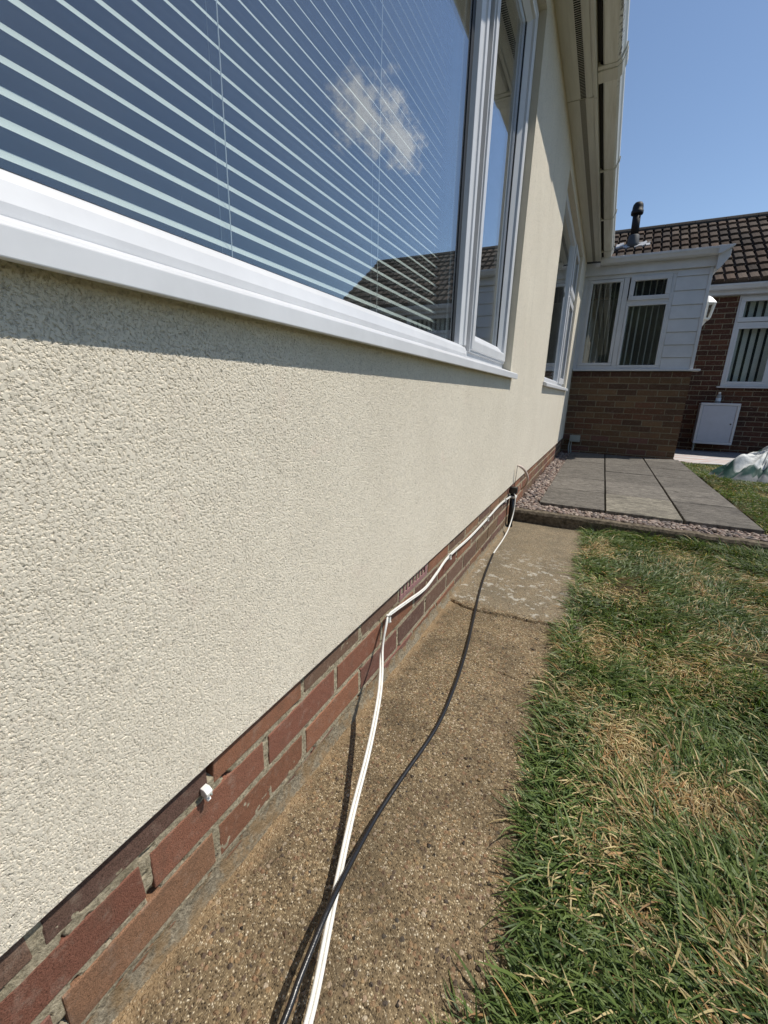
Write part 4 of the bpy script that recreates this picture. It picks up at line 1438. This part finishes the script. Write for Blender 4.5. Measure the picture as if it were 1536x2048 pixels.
bp = [(0.048, 2.10, -0.012), (0.070, 1.87, -0.008), (0.098, 1.633, -0.007), (0.142, 1.36, -0.003), (0.176, 1.143, 0.000), (0.196, 0.95, 0.002), (0.201, 0.805, 0.004), (0.186, 0.64, 0.007), (0.180, 0.54, 0.012), (0.186, 0.437, 0.030), (0.195, 0.36, 0.046), (0.205, 0.282, 0.045), (0.211, 0.241, 0.040), (0.222, 0.10, 0.02), (0.24, -0.15, 0.015), (0.27, -0.5, 0.015)]
bc = MB().tube(smooth_path(bp, 9), 0.0044, 12)
bcab = bc.build("black_cable", MT['blackrub'], smooth=True)
tag(bcab, "thick black cable snaking along the concrete path", "cable")
dp = [(0.030, 2.655, 0.205), (0.046, 2.635, 0.17), (0.048, 2.60, 0.08), (0.046, 2.50, 0.01), (0.045, 2.36, -0.012), (0.046, 2.22, -0.014), (0.048, 2.095, -0.012)]
dc = MB().tube(smooth_path(dp, 8), 0.0036, 10)
tag(dc.build("white_cable", MT['white_cab'], smooth=True), "short white cable dropping from the black pipe to join the black cable", "cable")

cd = empty("conduit", "short black upright pipe on the brick base beside the kerb", "pipe")
MB().tube([(0.024, 2.672, -0.05), (0.024, 2.668, 0.20)], 0.016, 14).build("pipe", MT['black'], cd, smooth=True)
MB().box(0.004, 0.048, 2.648, 2.690, 0.195, 0.235).build("connector", MT['black'], cd, bevel=0.004)
MB().box(0.002, 0.046, 2.650, 2.694, 0.166, 0.180).build("pipe_strap", MT['white_cab'], cd, bevel=0.002)
lo = empty("loose_cable_end", "cut cable end with pinkish sheath curling above the black pipe", "cable")
lp = smooth_path([(0.026, 2.67, 0.232), (0.026, 2.69, 0.30), (0.027, 2.70, 0.366)], 6)
MB().tube(lp, 0.0014, 6).build("thin_wire", MT['black'], lo)
lp = smooth_path([(0.027, 2.70, 0.366), (0.046, 2.72, 0.356), (0.068, 2.76, 0.326), (0.080, 2.82, 0.270), (0.06, 2.90, 0.21), (0.03, 2.95, 0.17)], 6)
MB().tube(lp, [0.004 + 0.004 * min(1, i / 6) for i in range(len(lp))], 8).build("sheath", plain("pink_white_sheath", (0.62, 0.50, 0.44), 0.5, var=0.15, scale=60), lo, smooth=True)

# cable clips: one kind, copied
def clip_mesh():
    mb = MB()
    mb.box(-0.004, 0.0085, -0.004, 0.004, 0.0035, 0.0085)
    mb.box(0.0045, 0.0085, -0.004, 0.004, -0.0085, 0.0085)
    mb.box(-0.004, 0.0085, -0.0045, 0.0045, -0.0125, -0.0065)
    mb.tube([(0.006, 0.0, -0.010), (0.0105, 0.0, -0.010)], 0.0022, 8)
    return mb


cp0 = None
for (yy, zz, lab) in ((0.913, 0.197, "nearest white nail clip, where the white cable leaves the brick base"), (1.431, 0.196, "white nail clip holding the cable just past the air brick"),
                      (2.03, 0.190, "white nail clip holding the cable midway between air brick and pipe"), (2.46, 0.193, "farthest white nail clip, just before the black pipe")):
    if cp0 is None:
        o = clip_mesh().build("cable_clip", MT['lamp_white'], bevel=0.0008)
        cp0 = o
    else:
        o = cp0.copy(); COL.objects.link(o)
    o.location = (0.0145, yy, zz)
    tag(o, lab, "cable clip", "cable clips on the brick base")
# the spare clip left on the near bricks with broken mortar above it
sp_ = empty("spare_clip", "empty white cable clip left alone on the near bricks under the render", "cable clip")
mb = MB()
mb.prism([(0.0, 0.195), (0.013, 0.196), (0.0145, 0.204), (0.009, 0.209), (0.0, 0.209)], 'y', 0.318, 0.329)
mb.tube([(0.005, 0.3235, 0.193), (0.012, 0.3235, 0.188)], [0.0045, 0.0035], 8)
mb.build("clip_body", MT['lamp_white'], sp_, bevel=0.0015)
MB().tube([(0.0125, 0.325, 0.2), (0.0165, 0.325, 0.2)], 0.0015, 8).build("nail", MT['grey'], sp_)

# ------------------------------------------------------------------ pebbles in the patio margins
def ico():
    bm = bmesh.new(); bmesh.ops.create_icosphere(bm, subdivisions=2, radius=1.0)
    v = np.array([tuple(p.co) for p in bm.verts]); f = np.array([[q.index for q in p.verts] for p in bm.faces]); bm.free()
    return v, f


iv, if_ = ico()
pos, off = [], 0
PV, PF, PC = [], [], []


def pebbles(n, xr, yr, zf, smin, smax):
    global off
    for _ in range(n):
        x, y = random.uniform(*xr), random.uniform(*yr)
        s = random.uniform(smin, smax)
        sx, sy, sz = s * random.uniform(0.8, 1.3), s * random.uniform(0.8, 1.2), s * random.uniform(0.5, 0.8)
        a = np.array(Matrix.Rotation(random.uniform(0, 6.3), 3, 'Z') @ Matrix.Rotation(random.uniform(-.6, .6), 3, 'X'))
        k = rng.normal(0, 1, (3, 3)) * 0.12 + np.eye(3)
        w = (iv * (1 + 0.10 * np.sin(iv[:, [0]] * 3.1 + random.random() * 6))) @ k * np.array([sx, sy, sz])
        w = w @ a.T + np.array([x, y, zf(x, y) + random.uniform(-0.006, 0.012)])
        PV.append(w); PF.append(if_ + off); off += len(w)
        q = random.uniform(0.55, 1.35)
        c = random.choice([(0.22, 0.165, 0.135), (0.28, 0.215, 0.18), (0.17, 0.135, 0.12), (0.36, 0.30, 0.25), (0.20, 0.14, 0.115), (0.11, 0.09, 0.085)])
        PC.append(np.tile(np.array(c) * q, (len(w), 1)))


pebbles(2700, (0.008, 0.140), (2.90, 6.35), lambda x, y: 0.036 + 0.012 * (x < 0.05), 0.0085, 0.016)
pebbles(2400, (0.05, 1.50), (2.895, 3.10), lambda x, y: 0.032 + (0.010 if y < 3.03 else -0.006), 0.0085, 0.0155)
gr = mesh_np("gravel", np.concatenate(PV), np.concatenate(PF), MT['pebble'], smooth=True, tint=np.concatenate(PC))
tag(gr, "pinkish pebbles filling the margin between wall, kerb and patio slabs", "gravel", kind='stuff')

# ------------------------------------------------------------------ grass
PATCH = [(0.539, 1.424, 0.06, 0.10, 1.0), (0.61, 0.96, 0.075, 0.13, 1.0), (0.60, 0.78, 0.08, 0.08, 0.55), (0.735, 0.85, 0.09, 0.06, 1.0), (0.80, 0.88, 0.06, 0.06, 0.7),
         (0.608, 1.893, 0.10, 0.10, 0.9), (0.76, 1.394, 0.12, 0.12, 0.7), (0.602, 0.60, 0.07, 0.05, 0.5), (0.63, 1.475, 0.06, 0.08, 0.7), (0.90, 2.54, 0.1, 0.2, 0.5), (0.95, 1.6, 0.15, 0.15, 0.5)]


def straw(x, y):
    s = np.zeros_like(x)
    for (a, b, u, v, k) in PATCH:
        s = np.maximum(s, k * np.exp(-(((x - a) / u) ** 2 + ((y - b) / v) ** 2)))
    bg = np.clip((vnoise(x * 5.5, y * 5.5, 51) * 0.6 + vnoise(x * 13, y * 13, 52) * 0.4 - 0.58) * 3.2, 0, 1)
    return np.clip(np.maximum(s, 0.75 * bg) + 0.12 * (vnoise(x * 30, y * 30, 53) - 0.5), 0, 1)


def blades(x, y, length, width, nseg=4, flop=0.65):
    n = len(x)
    z = lawn_z(x, y)
    st = straw(x, y)
    # combed, matted direction field with clumps
    ang = 6.28 * (vnoise(x * 2.2, y * 2.2, 61) * 1.0 + 0.45 * vnoise(x * 8, y * 8, 62)) + rng.normal(0, 0.75, n)
    edge = (x - edge_x(y))
    near_edge = (y < 2.85) & (edge < 0.07)
    ang = np.where(near_edge & (rng.random(n) < flop), math.pi + rng.normal(0, 0.7, n), ang)
    lay = np.clip(rng.normal(0.70, 0.20, n) + 0.28 * st + 0.15 * (vnoise(x * 6, y * 6, 63) - 0.5), 0.1, 0.98)   # 0 upright, 1 flat
    dirx, diry = np.cos(ang), np.sin(ang)
    L = length * rng.uniform(0.55, 1.25, n) * (1 - 0.25 * st)
    W = width * rng.uniform(0.7, 1.25, n) * (1 - 0.35 * st)
    curl = rng.normal(0, 0.5, n)
    rows = []
    px, py, pz = x.copy(), y.copy(), z.copy() - 0.003
    th = (1 - lay) * 1.35 + 0.25          # starting elevation
    a = ang.copy()
    step = L / nseg
    V = np.zeros((n, 2 * nseg + 1, 3))
    twist = rng.uniform(-0.8, 0.8, n)
    for s in range(nseg + 1):
        t = s / nseg
        w = W * 0.5 * (1 - t ** 2.2) * (0.75 + 0.25 * min(1, t * 4))
        sx, sy, szv = -np.sin(a) * np.cos(twist), np.cos(a) * np.cos(twist), np.sin(twist)
        if s < nseg:
            V[:, 2 * s] = np.stack([px - sx * w, py - sy * w, pz - szv * w], -1)
            V[:, 2 * s + 1] = np.stack([px + sx * w, py + sy * w, pz + szv * w], -1)
        else:
            V[:, 2 * s] = np.stack([px, py, pz], -1)
        el = th - (0.35 + 1.05 * lay) * t * 1.3
        px = px + np.cos(el) * np.cos(a) * step
        py = py + np.cos(el) * np.sin(a) * step
        pz = pz + np.sin(el) * step
        pz = np.maximum(pz, lawn_z(px, py) + 0.002 + 0.010 * rng.random(n))
        a = a + curl * 0.35
    tri = []
    for s in range(nseg - 1):
        b = 2 * s
        tri += [(b, b + 1, b + 3), (b, b + 3, b + 2)]
    b = 2 * (nseg - 1)
    tri.append((b, b + 1, b + 2))
    tri = np.array(tri)
    F = (np.arange(n)[:, None, None] * (2 * nseg + 1) + tri[None]).reshape(-1, 3)
    # colours
    dead = rng.random(n) < np.clip(st * 0.95 + 0.07, 0, 0.97)
    g1, g2, g3 = np.array([0.034, 0.066, 0.014]), np.array([0.165, 0.225, 0.060]), np.array([0.20, 0.24, 0.13])
    u = rng.random((n, 1)); v = vnoise(x * 4, y * 4, 71)[:, None]
    green = g1 * (1 - u) + g2 * u
    green = green * (0.75 + 0.5 * v) * (1 - 0.4 * (u > 0.9)) + g3 * 0.4 * (u > 0.9)
    d1, d2, d3 = np.array([0.54, 0.43, 0.22]), np.array([0.27, 0.20, 0.10]), np.array([0.46, 0.27, 0.12])
    u2 = rng.random((n, 1))
    deadc = np.where(u2 < 0.55, d1, np.where(u2 < 0.8, d2, d3)) * rng.uniform(0.7, 1.2, (n, 1))
    C = np.where(dead[:, None], deadc, green)
    C = np.repeat(C, 2 * nseg + 1, axis=0)
    return V.reshape(-1, 3), F, C


GV, GF, GC, go = [], [], [], 0


def sow(n, x0, x1, y0, y1, length, width, keep, nseg=4):
    global go
    x = rng.uniform(x0, x1, n); y = rng.uniform(y0, y1, n)
    m = keep(x, y)
    x, y = x[m], y[m]
    bare = vnoise(x * 4.5, y * 4.5, 81) * 0.7 + vnoise(x * 14, y * 14, 82) * 0.3
    m = rng.random(len(x)) < np.clip((bare - 0.16) * 5, 0.25, 1)
    x, y = x[m], y[m]
    V, F, C = blades(x, y, length, width, nseg)
    GV.append(V); GF.append(F + go); GC.append(C); go += len(V)


def on_lawn(x, y):
    e = edge_x(y) + 0.04 * (vnoise(y * 16, x * 0, 91) - 0.5) + 0.022
    front = (y < 2.825) & (x > e)
    frontk = (y >= 2.825) & (y < 6.42) & (x > 1.43 + 0.05 * (vnoise(y * 9, x * 0, 92) - 0.5))
    return front | frontk


sow(62000, 0.36, 1.35, 0.05, 1.45, 0.062, 0.0034, on_lawn)
sow(36000, 0.36, 1.55, 1.45, 2.84, 0.060, 0.0038, on_lawn)
sow(26000, 0.95, 1.60, 2.70, 2.84, 0.055, 0.0034, lambda x, y: on_lawn(x, y))
sow(2600, 0.42, 1.5, 2.72, 2.83, 0.095, 0.0042, on_lawn)
sow(30000, 1.40, 2.7, 2.84, 6.42, 0.040, 0.0048, on_lawn, 3)
sow(30000, 1.35, 4.5, -1.2, 3.2, 0.060, 0.006, on_lawn, 3)
sow(14000, 2.7, 6.0, 3.2, 6.42, 0.050, 0.009, on_lawn, 3)
sow(6000, 0.36, 1.35, -1.2, 0.05, 0.06, 0.004, on_lawn, 3)
sow(1500, 0.38, 0.52, 0.1, 2.8, 0.095, 0.0036, lambda x, y: on_lawn(x, y) & (x < edge_x(y) + 0.06))
sow(2600, 0.42, 1.3, 0.1, 1.6, 0.095, 0.0042, on_lawn)
grass = mesh_np("grass", np.concatenate(GV), np.concatenate(GF), MT['grass'], tint=np.concatenate(GC))
tag(grass, "matted green lawn grass with dry straw patches", "grass", kind='stuff')

# crumbs of soil and dry leaf litter on the path by the turf edge
CV, CF, CC, off = [], [], [], 0
iv1, if1 = iv, if_
for _ in range(260):
    y = random.uniform(0.2, 2.7); x = float(edge_x(y)) - abs(random.gauss(0, 0.09)) - 0.01
    if x < 0.05: continue
    s = random.uniform(0.0008, 0.003)
    w = iv1 * np.array([s * random.uniform(.7, 1.6), s * random.uniform(.7, 1.6), s * 0.6]) * (1 + 0.25 * np.sin(iv1[:, [1]] * 5 + random.random() * 9))
    w = w + np.array([x, y, gz(y) + s * 0.4])
    CV.append(w); CF.append(if1 + off); off += len(w)
    c = random.choice([(0.03, 0.022, 0.015), (0.045, 0.03, 0.02), (0.2, 0.13, 0.06)])
    CC.append(np.tile(np.array(c), (len(w), 1)))
cr = mesh_np("soil_crumbs", np.concatenate(CV), np.concatenate(CF), MT['pebble'], smooth=True, tint=np.concatenate(CC))
tag(cr, "dark crumbs of soil scattered on the path by the turf", "soil", kind='stuff')
